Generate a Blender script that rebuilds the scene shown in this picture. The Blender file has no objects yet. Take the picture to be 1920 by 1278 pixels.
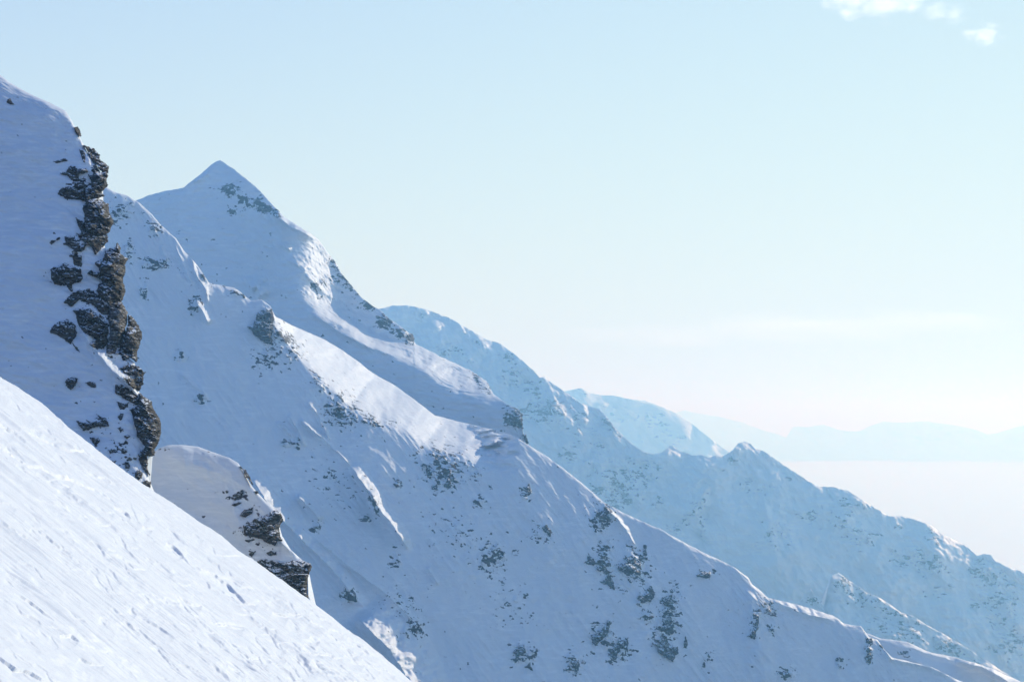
import bpy, math, random
import numpy as np

S = bpy.context.scene
COL = S.collection
random.seed(7)
R_ = math.radians

# ------------------------------------------------------------------ camera
F = 2637.0                       # focal length, in pixels of the 1920 px wide frame
CX, CY = 960.0, 639.0
PITCH = math.atan(136.0 / F)
cam_d = bpy.data.cameras.new("camera")
cam_d.sensor_width = 36.0
cam_d.lens = 36.0 * F / 1920.0
cam_d.clip_start = 0.1
cam_d.clip_end = 200000.0
cam = bpy.data.objects.new("camera", cam_d)
COL.objects.link(cam)
cam.location = (0, 0, 0)
cam.rotation_euler = (math.pi / 2 + PITCH, 0, 0)
S.camera = cam

# ------------------------------------------------------------------ light
SUN_AZ, SUN_EL = R_(42.0), R_(25.0)      # azimuth clockwise from the view direction (+Y)
SUNV = (math.sin(SUN_AZ) * math.cos(SUN_EL), math.cos(SUN_AZ) * math.cos(SUN_EL), math.sin(SUN_EL))
sun_d = bpy.data.lights.new("sun", 'SUN')
sun_d.energy = 2.6
sun_d.angle = R_(0.5)
sun_d.color = (1.0, 0.975, 0.82)
sun = bpy.data.objects.new("sun", sun_d)
COL.objects.link(sun)
sun.rotation_euler = (math.pi / 2 - SUN_EL, 0, -SUN_AZ + math.pi)

world = bpy.data.worlds.new("World")
S.world = world
world.use_nodes = True
wn, wl = world.node_tree.nodes, world.node_tree.links
wn.clear()
wo = wn.new('ShaderNodeOutputWorld')
bg = wn.new('ShaderNodeBackground')
sky = wn.new('ShaderNodeTexSky')
sky.sky_type = 'NISHITA'
sky.sun_disc = False
sky.sun_elevation = SUN_EL
sky.sun_rotation = SUN_AZ
sky.altitude = 2400.0
sky.air_density = 1.0
sky.dust_density = 0.0
sky.ozone_density = 1.0
bg.inputs['Strength'].default_value = 0.15
def wmath(op, a, b=None, clamp=False):
    n = wn.new('ShaderNodeMath'); n.operation = op; n.use_clamp = clamp
    for i, v in enumerate((a, b)):
        if v is None: continue
        if isinstance(v, (int, float)): n.inputs[i].default_value = v
        else: wl.new(v, n.inputs[i])
    return n.outputs[0]
# thin bright veil over the sunward half of the sky, low down; deep blue opposite the sun and overhead
VEIL_K, VEIL_M, DEEP = (2.3, 2.3, 4.6), (4.1, 4.77, 4.62), (.46, .62, .96)
sepc = wn.new('ShaderNodeSeparateColor'); wl.new(sky.outputs[0], sepc.inputs[0])
comb = wn.new('ShaderNodeCombineColor')
for i, M in enumerate(VEIL_M):
    x = wmath('MULTIPLY', sepc.outputs[i], -VEIL_K[i] / M)
    wl.new(wmath('MULTIPLY', wmath('SUBTRACT', 1.0, wmath('EXPONENT', x)), M), comb.inputs[i])
deep = wn.new('ShaderNodeVectorMath'); deep.operation = 'MULTIPLY'; deep.inputs[1].default_value = DEEP
wl.new(sky.outputs[0], deep.inputs[0])
tcw = wn.new('ShaderNodeTexCoord')
dt = wn.new('ShaderNodeVectorMath'); dt.operation = 'DOT_PRODUCT'
wl.new(tcw.outputs['Generated'], dt.inputs[0])
dt.inputs[1].default_value = (math.sin(R_(40)), math.cos(R_(40)), 0)
mr = wn.new('ShaderNodeMapRange'); mr.interpolation_type = 'SMOOTHSTEP'
mr.inputs['From Min'].default_value = -.35; mr.inputs['From Max'].default_value = .25
wl.new(dt.outputs['Value'], mr.inputs['Value'])
sx = wn.new('ShaderNodeSeparateXYZ'); wl.new(tcw.outputs['Generated'], sx.inputs[0])
mr2 = wn.new('ShaderNodeMapRange'); mr2.interpolation_type = 'SMOOTHSTEP'
mr2.inputs['From Min'].default_value = .28; mr2.inputs['From Max'].default_value = .75
mr2.inputs['To Min'].default_value = 1.0; mr2.inputs['To Max'].default_value = 0.0
wl.new(sx.outputs['Z'], mr2.inputs['Value'])
mixw = wn.new('ShaderNodeMix'); mixw.data_type = 'RGBA'
wl.new(wmath('MULTIPLY', mr.outputs[0], mr2.outputs[0]), mixw.inputs[0])
wl.new(deep.outputs[0], mixw.inputs[6]); wl.new(comb.outputs[0], mixw.inputs[7])
wl.new(mixw.outputs[2], bg.inputs['Color'])
wl.new(bg.outputs[0], wo.inputs['Surface'])

S.view_settings.view_transform = 'Standard'
S.view_settings.look = 'None'
S.view_settings.gamma = 1.0
S.view_settings.exposure = 0.45
S.cycles.volume_bounces = 3
S.cycles.max_bounces = 6
S.cycles.diffuse_bounces = 4
S.cycles.volume_step_rate = 2.0

# ------------------------------------------------------------------ helpers
def ray3(px, py, D):
    """point D metres ahead of the camera plane on the sight line of pixel (px, py)"""
    X = (px - CX) / F
    Y = -(py - CY) / F
    c, s = math.cos(PITCH), math.sin(PITCH)
    return np.stack([X * D, (c - s * Y) * D, (s + c * Y) * D], -1)

_rs = np.random.RandomState(11)
_perm = np.concatenate([_rs.permutation(256)] * 3).astype(np.int32)
_grad = _rs.normal(size=(256, 3))
_grad /= np.linalg.norm(_grad, axis=1)[:, None]
_grad = _grad.astype(np.float32)

def noise3(p):
    p = p.astype(np.float32)
    i = np.floor(p).astype(np.int64)
    f = p - i
    i = i & 255
    u = f * f * f * (f * (f * 6 - 15) + 10)
    out = 0
    for dx in (0, 1):
        for dy in (0, 1):
            for dz in (0, 1):
                h = _perm[_perm[_perm[i[..., 0] + dx] + i[..., 1] + dy] + i[..., 2] + dz]
                g = _grad[h]
                d = g[..., 0] * (f[..., 0] - dx) + g[..., 1] * (f[..., 1] - dy) + g[..., 2] * (f[..., 2] - dz)
                w = (u[..., 0] if dx else 1 - u[..., 0]) * (u[..., 1] if dy else 1 - u[..., 1]) * (u[..., 2] if dz else 1 - u[..., 2])
                out = out + w * d
    return out * 1.5

def fbm(p, oct=4, gain=0.5, ridged=False):
    a, s, t = 1.0, 0.0, 0.0
    q = p
    for k in range(oct):
        n = noise3(q)
        if ridged:
            n = 1 - 2.2 * np.abs(n)
        s = s + a * n
        t += a
        a *= gain
        q = q * 2.03 + 17.3
    return s / t

def n2(px, py, size, seed=0, oct=3, ridged=False):
    return fbm(np.stack([px / size, py / size, np.full_like(px, seed * 7.31 + .5)], -1), oct, ridged=ridged)

def interp(poly, x):
    p = np.array(poly, float)
    return np.interp(x, p[:, 0], p[:, 1])

def sdist(poly, px, py, extend=True):
    """signed distance (positive above / right of a line drawn left to right) and place along the polyline 0..1"""
    P = np.array(poly, float)
    seg = np.hypot(*(P[1:] - P[:-1]).T)
    cum = np.concatenate([[0], np.cumsum(seg)]) / seg.sum()
    best = np.full(px.shape, 1e9)
    sg = np.zeros(px.shape)
    al = np.zeros(px.shape)
    n = len(P) - 1
    for k in range(n):
        a, b = P[k], P[k + 1]
        d = b - a
        L2 = d @ d
        t = ((px - a[0]) * d[0] + (py - a[1]) * d[1]) / L2
        lo = -1e6 if (extend and k == 0) else 0.0
        hi = 1e6 if (extend and k == n - 1) else 1.0
        tc = np.clip(t, lo, hi)
        ex, ey = px - a[0] - tc * d[0], py - a[1] - tc * d[1]
        dd = np.hypot(ex, ey)
        m = dd < best
        best = np.where(m, dd, best)
        sg = np.where(m, np.sign(ex * d[1] - ey * d[0]), sg)
        al = np.where(m, cum[k] + (cum[k + 1] - cum[k]) * np.clip(t, 0, 1), al)
    return best * sg, al

def sstep(a, b, x):
    t = np.clip((x - a) / (b - a), 0, 1)
    return t * t * (3 - 2 * t)

def fold(poly, px, py, k, soft=4.0, mask=None):
    """tilts the surface on the upper-right side of a line by k"""
    sd, _ = sdist(poly, px, py)
    v = k * soft * np.logaddexp(0, np.clip(sd / soft, -40, 300)) / F
    return v if mask is None else v * mask

def rib(poly, px, py, wl, wr, slope, tail=10.0):
    """a snow rib: crest along poly, wl px wide on the lower-left side, wr px on the upper right"""
    P = np.array(poly, float)
    m = wr + wl + tail * 4 + 6
    x0, x1, y0, y1 = P[:, 0].min() - m, P[:, 0].max() + m, P[:, 1].min() - m, P[:, 1].max() + m
    sel = (px > x0) & (px < x1) & (py > y0) & (py < y1)
    out = np.zeros(px.shape)
    if not sel.any():
        return out
    X, Y = px[sel], py[sel]
    wob = n2(X, Y, 22.0, 3, 2) * 3 + n2(X, Y, 6.0, 4, 2) * 1.6
    sd, al = sdist(poly, X, Y, False)
    sd = sd + wob
    end = np.minimum(sstep(0, .18, al), 1 - sstep(.8, 1.0, al))
    prof = np.where(sd > 0, 1 - sd / wr, 1 + sd / wl)
    prof = np.clip(prof, 0, 1)
    prof = np.where(sd > 0, prof ** 1.15, prof ** 2)
    out[sel] = -slope * wr / F * prof * end * (.85 + .5 * n2(X, Y, 26.0, 9, 3))
    return out

def make_mesh(name, verts, faces, mats, smooth=True, attr=None, quads=True):
    me = bpy.data.meshes.new(name)
    v = np.ascontiguousarray(verts.reshape(-1, 3), dtype=np.float32)
    fc = np.ascontiguousarray(faces, dtype=np.int32)
    me.vertices.add(len(v))
    me.vertices.foreach_set('co', v.ravel())
    k = fc.shape[1]
    me.loops.add(fc.size)
    me.loops.foreach_set('vertex_index', fc.ravel())
    me.polygons.add(len(fc))
    me.polygons.foreach_set('loop_start', np.arange(0, fc.size, k, dtype=np.int32))
    me.polygons.foreach_set('use_smooth', np.full(len(fc), smooth))
    me.update(calc_edges=True)
    if attr is not None:
        a = me.attributes.new('rock', 'FLOAT', 'POINT')
        a.data.foreach_set('value', np.ascontiguousarray(attr.ravel(), dtype=np.float32))
    for m in mats:
        me.materials.append(m)
    o = bpy.data.objects.new(name, me)
    COL.objects.link(o)
    return o

def grid_faces(ny, nx):
    i = np.arange(ny - 1)[:, None] * nx + np.arange(nx - 1)[None, :]
    return np.stack([i, i + nx, i + nx + 1, i + 1], -1).reshape(-1, 4)

def structure(o, label=None, cat=None):
    o['kind'] = 'structure'
    if label: o['label'] = label
    if cat: o['category'] = cat
    return o

# ------------------------------------------------------------------ materials
def nodes_of(name):
    m = bpy.data.materials.new(name)
    m.use_nodes = True
    nt = m.node_tree
    nt.nodes.clear()
    out = nt.nodes.new('ShaderNodeOutputMaterial')
    b = nt.nodes.new('ShaderNodeBsdfPrincipled')
    nt.links.new(b.outputs[0], out.inputs['Surface'])
    return m, nt, b

def nd(nt, typ, **kw):
    n = nt.nodes.new(typ)
    for k, v in kw.items():
        setattr(n, k, v)
    return n

def mathn(nt, op, a, b=None, clamp=False):
    n = nt.nodes.new('ShaderNodeMath')
    n.operation = op
    n.use_clamp = clamp
    for i, v in enumerate((a, b)):
        if v is None: continue
        if isinstance(v, (int, float)): n.inputs[i].default_value = v
        else: nt.links.new(v, n.inputs[i])
    return n.outputs[0]

def noise(nt, scale, detail=4, rough=.55, vec=None):
    n = nt.nodes.new('ShaderNodeTexNoise')
    n.inputs['Scale'].default_value = scale
    n.inputs['Detail'].default_value = detail
    n.inputs['Roughness'].default_value = rough
    if vec is not None: nt.links.new(vec, n.inputs['Vector'])
    return n.outputs['Fac']

def mixc(nt, fac, a, b):
    n = nt.nodes.new('ShaderNodeMix')
    n.data_type = 'RGBA'
    for s, v in ((n.inputs[0], fac), (n.inputs[6], a), (n.inputs[7], b)):
        if isinstance(v, (int, float)): s.default_value = v
        elif isinstance(v, tuple): s.default_value = (*v, 1)
        else: nt.links.new(v, s)
    return n.outputs[2]

SNOW = (.80, .83, .87)
def rock_colour(nt, pxm, vec, tint=1.0, cool=False):
    """grey-brown schist: patches of brown, green-grey and dark lichen"""
    a = noise(nt, 1 / (pxm * 18), 5, .6, vec)
    b = noise(nt, 1 / (pxm * 5), 5, .7, vec)
    mp = nt.nodes.new('ShaderNodeMapping')
    mp.inputs['Rotation'].default_value = (.5, .3, .4)
    mp.inputs['Scale'].default_value = (.35, .35, 2.2)
    nt.links.new(vec, mp.inputs['Vector'])
    c = noise(nt, 1 / (pxm * 6), 5, .65, mp.outputs[0])
    f1 = mathn(nt, 'MULTIPLY', mathn(nt, 'SUBTRACT', a, .42), 6, True)
    f2 = mathn(nt, 'MULTIPLY', mathn(nt, 'SUBTRACT', b, .42), 5, True)
    f3 = mathn(nt, 'MULTIPLY', mathn(nt, 'SUBTRACT', c, .40), 5, True)
    t = tint
    c1 = mixc(nt, f1, (.095 * t, .081 * t, .068 * t), (.100 * t, .102 * t, .100 * t))
    c2 = mixc(nt, f2, c1, (.20 * t, .185 * t, .16 * t))
    c3 = mixc(nt, f3, (.050 * t, .045 * t, .040 * t), c2)
    d = noise(nt, 1 / (pxm * 40), 2, .5, vec)
    c3 = mixc(nt, mathn(nt, 'MULTIPLY', mathn(nt, 'SUBTRACT', d, .52), 5, True), c3, (.18 * t, .155 * t, .125 * t))
    if cool:
        c3 = mixc(nt, .75, c3, (.102 * t, .080 * t, .104 * t))
    vo = nt.nodes.new('ShaderNodeTexVoronoi')
    vo.feature = 'DISTANCE_TO_EDGE'
    vo.inputs['Scale'].default_value = 1 / (pxm * 13)
    wv = nt.nodes.new('ShaderNodeVectorMath'); wv.operation = 'ADD'
    nt.links.new(mp.outputs[0], wv.inputs[0])
    wn_ = nt.nodes.new('ShaderNodeTexNoise'); wn_.inputs['Scale'].default_value = 1 / (pxm * 12)
    nt.links.new(vec, wn_.inputs['Vector'])
    sc_ = nt.nodes.new('ShaderNodeVectorMath'); sc_.operation = 'SCALE'; sc_.inputs[3].default_value = pxm * 9
    nt.links.new(wn_.outputs['Color'], sc_.inputs[0]); nt.links.new(sc_.outputs[0], wv.inputs[1])
    nt.links.new(wv.outputs[0], vo.inputs['Vector'])
    cr = mathn(nt, 'MULTIPLY', vo.outputs['Distance'], 9.0, True)
    c3 = mixc(nt, cr, (.022, .021, .022), c3)
    return c3, mathn(nt, 'ADD', c, mathn(nt, 'MULTIPLY', cr, .5))

def snow_mat(name, pxm, bump=.25, rocky=True, soft=.04, tint=1.0, grain=1.0, bright=1.0, cool=True):
    m, nt, b = nodes_of(name)
    tc = nd(nt, 'ShaderNodeTexCoord').outputs['Object']
    b.inputs['Roughness'].default_value = .55
    b.inputs['Specular IOR Level'].default_value = .12
    big = noise(nt, 1 / (pxm * 60), 4, .5, tc)
    sn = mixc(nt, big, tuple(x * .96 * bright for x in SNOW), tuple(min(1, x * 1.03 * bright) for x in SNOW))
    fine = noise(nt, 1 / (pxm * 5 * grain), 5, .65, tc)
    # diagonal streaks, a little whiter than the snow between them
    sm = nt.nodes.new('ShaderNodeMapping')
    sm.inputs['Rotation'].default_value = (0, -.62, 0)
    sm.inputs['Scale'].default_value = (.22, .5, 1.6)
    nt.links.new(tc, sm.inputs['Vector'])
    s1 = noise(nt, 1 / (pxm * 9), 5, .62, sm.outputs[0])
    s2 = noise(nt, 1 / (pxm * 75), 3, .5, tc)
    sf = mathn(nt, 'MULTIPLY', mathn(nt, 'SUBTRACT', s1, .46), 5, True)
    sf = mathn(nt, 'MULTIPLY', sf, mathn(nt, 'MULTIPLY', mathn(nt, 'SUBTRACT', s2, .36), 4, True))
    sn = mixc(nt, sf, tuple(x * .94 * bright for x in SNOW), tuple(min(1, x * y * bright) for x, y in zip(SNOW, (1.08, 1.06, 1.035))))
    col = sn
    if rocky:
        at = nd(nt, 'ShaderNodeAttribute', attribute_name='rock').outputs['Fac']
        w1 = noise(nt, 1 / (pxm * 9), 6, .7, tc)
        # angular broken pieces: one threshold per fracture cell
        def cells(k, sc):
            vm = nt.nodes.new('ShaderNodeMapping')
            vm.inputs['Rotation'].default_value = (0, -.9 + k, 0)
            vm.inputs['Scale'].default_value = (.62, .8, 1.5)
            nt.links.new(tc, vm.inputs['Vector'])
            wd = nt.nodes.new('ShaderNodeTexNoise'); wd.inputs['Scale'].default_value = 1 / (pxm * sc); wd.inputs['Detail'].default_value = 3
            nt.links.new(tc, wd.inputs['Vector'])
            ws = nt.nodes.new('ShaderNodeVectorMath'); ws.operation = 'SCALE'; ws.inputs[3].default_value = pxm * sc * .9
            nt.links.new(wd.outputs['Color'], ws.inputs[0])
            wa = nt.nodes.new('ShaderNodeVectorMath'); wa.operation = 'ADD'
            nt.links.new(vm.outputs[0], wa.inputs[0]); nt.links.new(ws.outputs[0], wa.inputs[1])
            vc = nt.nodes.new('ShaderNodeTexVoronoi'); vc.inputs['Scale'].default_value = 1 / (pxm * sc)
            nt.links.new(wa.outputs[0], vc.inputs['Vector'])
            sp = nt.nodes.new('ShaderNodeSeparateColor'); nt.links.new(vc.outputs['Color'], sp.inputs[0])
            return mathn(nt, 'SUBTRACT', sp.outputs[0], .5)
        v = mathn(nt, 'ADD', at, mathn(nt, 'MULTIPLY', mathn(nt, 'SUBTRACT', w1, .5), 1.5))
        v = mathn(nt, 'ADD', v, mathn(nt, 'MULTIPLY', cells(0, 9.0), .75))
        v = mathn(nt, 'ADD', v, mathn(nt, 'MULTIPLY', cells(.7, 4.5), .5))
        fac = mathn(nt, 'DIVIDE', mathn(nt, 'SUBTRACT', v, .5), soft, True)
        rc, st = rock_colour(nt, pxm, tc, tint, cool)
        col = mixc(nt, fac, sn, rc)
        bs = mathn(nt, 'ADD', mathn(nt, 'MULTIPLY', fine, .35), mathn(nt, 'MULTIPLY', mathn(nt, 'MULTIPLY', fac, st), 4.0))
    else:
        bs = fine
    nt.links.new(col, b.inputs['Base Color'])
    bp = nd(nt, 'ShaderNodeBump')
    bp.inputs['Strength'].default_value = bump
    bp.inputs['Distance'].default_value = pxm * 2.2
    nt.links.new(bs, bp.inputs['Height'])
    nt.links.new(bp.outputs[0], b.inputs['Normal'])
    return m

def rock_mat(name, pxm, tint=1.0, ledge=.62, cool=False):
    m, nt, b = nodes_of(name)
    tc = nd(nt, 'ShaderNodeTexCoord').outputs['Object']
    ge = nd(nt, 'ShaderNodeNewGeometry')
    sep = nd(nt, 'ShaderNodeSeparateXYZ')
    nt.links.new(ge.outputs['Normal'], sep.inputs[0])
    w = noise(nt, 1 / (pxm * 7), 5, .65, tc)
    v = mathn(nt, 'ADD', sep.outputs['Z'], mathn(nt, 'MULTIPLY', mathn(nt, 'SUBTRACT', w, .5), .9))
    fac = mathn(nt, 'DIVIDE', mathn(nt, 'SUBTRACT', v, ledge), .06, True)
    rc, st = rock_colour(nt, pxm, tc, tint, cool)
    nt.links.new(mixc(nt, fac, rc, SNOW), b.inputs['Base Color'])
    b.inputs['Roughness'].default_value = .8
    b.inputs['Specular IOR Level'].default_value = .25
    bp = nd(nt, 'ShaderNodeBump')
    bp.inputs['Strength'].default_value = .9
    bp.inputs['Distance'].default_value = pxm * 3
    nt.links.new(mathn(nt, 'ADD', st, w), bp.inputs['Height'])
    nt.links.new(bp.outputs[0], b.inputs['Normal'])
    return m

# ------------------------------------------------------------------ mountain layers
def blobs(px, py, lst):
    f = np.zeros(px.shape)
    for (x, y, rx, ry, ang, s) in lst:
        a = R_(ang)
        u = (px - x) * math.cos(a) + (py - y) * math.sin(a)
        v = -(px - x) * math.sin(a) + (py - y) * math.cos(a)
        d = (u / rx) ** 2 + (v / ry) ** 2
        f = np.maximum(f, s * np.exp(-d * .9))
    return f

class Layer:
    """A mountain side. lnD(px, py) gives the log of its distance, folds and ribs included."""
    def __init__(s, D0, x0, y0, p, r, extra=None, noises=(), rocks=(), rocknoise=14.0, rockbump=1.2, rockbase=-.3):
        s.D0, s.x0, s.y0, s.p, s.r = D0, x0, y0, p, r
        s.extra, s.noises, s.rocks, s.rocknoise, s.rockbump, s.rockbase = extra, noises, rocks, rocknoise, rockbump, rockbase
    def base(s, px, py):
        w = math.log(s.D0) + (s.p * (px - s.x0) - s.r * (py - s.y0)) / F
        if s.extra is not None:
            w = w + s.extra(px, py)
        return w
    def rockfield(s, px, py):
        if not len(s.rocks): return np.full(px.shape, s.rockbase)
        b = blobs(px, py, s.rocks)
        q = np.stack([(px * .8 + py * .6) / (s.rocknoise * 1.8), (-px * .6 + py * .8) / s.rocknoise, np.full_like(px, s.D0 * .013)], -1)
        n = fbm(q, 3, .6)
        return s.rockbase + b * 1.35 + n * .75
    def ln(s, px, py):
        w = s.base(px, py)
        P = ray3(px, py, np.exp(w))
        for (size, amp, oct, ang, st, ridged) in s.noises:
            L = size * s.D0 / F
            a = R_(ang)
            e = np.array([math.cos(a), -.75 * math.sin(a), -.66 * math.sin(a)])
            e /= np.linalg.norm(e)
            Q = P - (1 - 1 / st) * (P @ e)[..., None] * e
            w = w + amp * size / F * fbm(Q / L + size, oct, .5, ridged)
        rf = s.rockfield(px, py)
        w = w - s.rockbump * 3.0 / F * sstep(.15, .9, rf)
        return w

def build_columns(name, L, crest, x0, x1, step, bottom, mat, jag=(0, 20), rim=(0, 3), back=(400, .65), rows=None):
    """surface under a crest line that runs left to right, with its far side falling away behind"""
    xs = np.arange(x0, x1 + step, step, dtype=float)
    cy = interp(crest, xs)
    if jag[0]:
        cy = cy + jag[0] * fbm(np.stack([xs / jag[1], xs * 0 + L.D0, xs * 0], -1), 4, .6)
    by = bottom(xs) if callable(bottom) else np.full(xs.shape, float(bottom))
    by = np.maximum(by, cy + 30)
    nr = rows or int(np.max(by - cy) / step)
    t = np.linspace(0, 1, nr + 1)
    t = t * .8 + t * t * .2
    py = cy[None, :] + (by - cy)[None, :] * t[:, None]
    px = np.broadcast_to(xs[None, :], py.shape).copy()
    w = L.ln(px, py)
    if rim[0]:
        mod = .55 + .9 * np.clip(fbm(np.stack([xs / 40, xs * 0 + 3.3, xs * 0 + L.D0], -1), 3) + .35, 0, 1)
        w = w + rim[0] * rim[1] / F * np.exp(-(py - cy[None, :]) / rim[1]) * mod[None, :]
    P = ray3(px, py, np.exp(w))
    att = L.rockfield(px, py)
    nb = 14
    dist, drop = back
    rowsb = []
    for k in range(nb, 0, -1):
        s_ = dist * (k / nb) ** 2
        q = P[0].copy()
        wob = fbm(np.stack([xs / 60, xs * 0 + k * .6, xs * 0 + L.D0], -1), 3)
        q[:, 1] += s_
        q[:, 2] -= s_ * drop * (1 + .25 * wob)
        rowsb.append(q)
    V = np.concatenate([np.stack(rowsb), P], 0)
    ba = np.full((nb, len(xs)), 1.6); ba[-4:] = -1.0  # hidden far side coloured as dark rock to cut its sunlit bounce
    A = np.concatenate([ba, att], 0)
    return make_mesh(name, V, grid_faces(V.shape[0], V.shape[1]), [mat], True, A)

def pxm(D): return D / F          # metres that one 1920-frame pixel covers

# ---- near sunlit slope the photographer stands on --------------------------------
FG_EDGE = [(-500, 400), (-200, 585), (0, 708), (38, 733), (75, 759), (124, 800), (169, 834), (225, 876), (282, 917), (338, 954), (372, 980),
           (410, 1005), (444, 1035), (478, 1058), (519, 1088), (546, 1105), (576, 1126), (613, 1156), (643, 1182),
           (680, 1208), (725, 1243), (770, 1280), (900, 1385), (1100, 1560)]
LIPS = [[(-30, 780), (0, 797), (27, 808), (50, 824)], [(41, 802), (81, 815), (127, 838), (163, 847), (190, 860)],
        [(-30, 825), (0, 840), (45, 865), (90, 881), (140, 897), (181, 915), (199, 924)], [(217, 944), (233, 951), (249, 964)],
        [(271, 980), (289, 989)], [(-10, 930), (0, 935), (32, 953)], [(-20, 968), (0, 978), (59, 1012), (75, 1024)],
        [(63, 985), (99, 1012), (138, 1039)], [(316, 1012), (330, 1020), (346, 1039)], [(203, 1037), (231, 1046), (253, 1064), (280, 1062)],
        [(380, 1062), (407, 1075), (430, 1093), (461, 1125), (484, 1132)], [(312, 1116), (337, 1125)],
        [(341, 1114), (362, 1127), (380, 1130)], [(513, 1145), (540, 1159)], [(32, 1107), (68, 1130), (104, 1161)],
        [(260, 1150), (294, 1170), (326, 1197)], [(217, 1148), (244, 1161), (289, 1197), (321, 1220)],
        [(113, 1191), (136, 1188), (149, 1202)], [(149, 1234), (167, 1243), (194, 1249)], [(341, 1234), (393, 1265)],
        [(-10, 1225), (0, 1231), (27, 1252), (59, 1261), (90, 1276)], [(439, 1202), (470, 1229), (497, 1224)],
        [(411, 1166), (434, 1161), (461, 1172)], [(583, 1193), (597, 1204)]]
LIPH = [2.6, 2.2, 3.0, 3.4, 2.2, 2.0, 1.8, 2.4, 3.6, 1.8, 3.4, 2.0, 2.6, 2.6, 3.0, 2.4, 1.8, 4.0, 3.0, 1.8, 4.6, 2.2, 1.5, 2.4]

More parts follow.
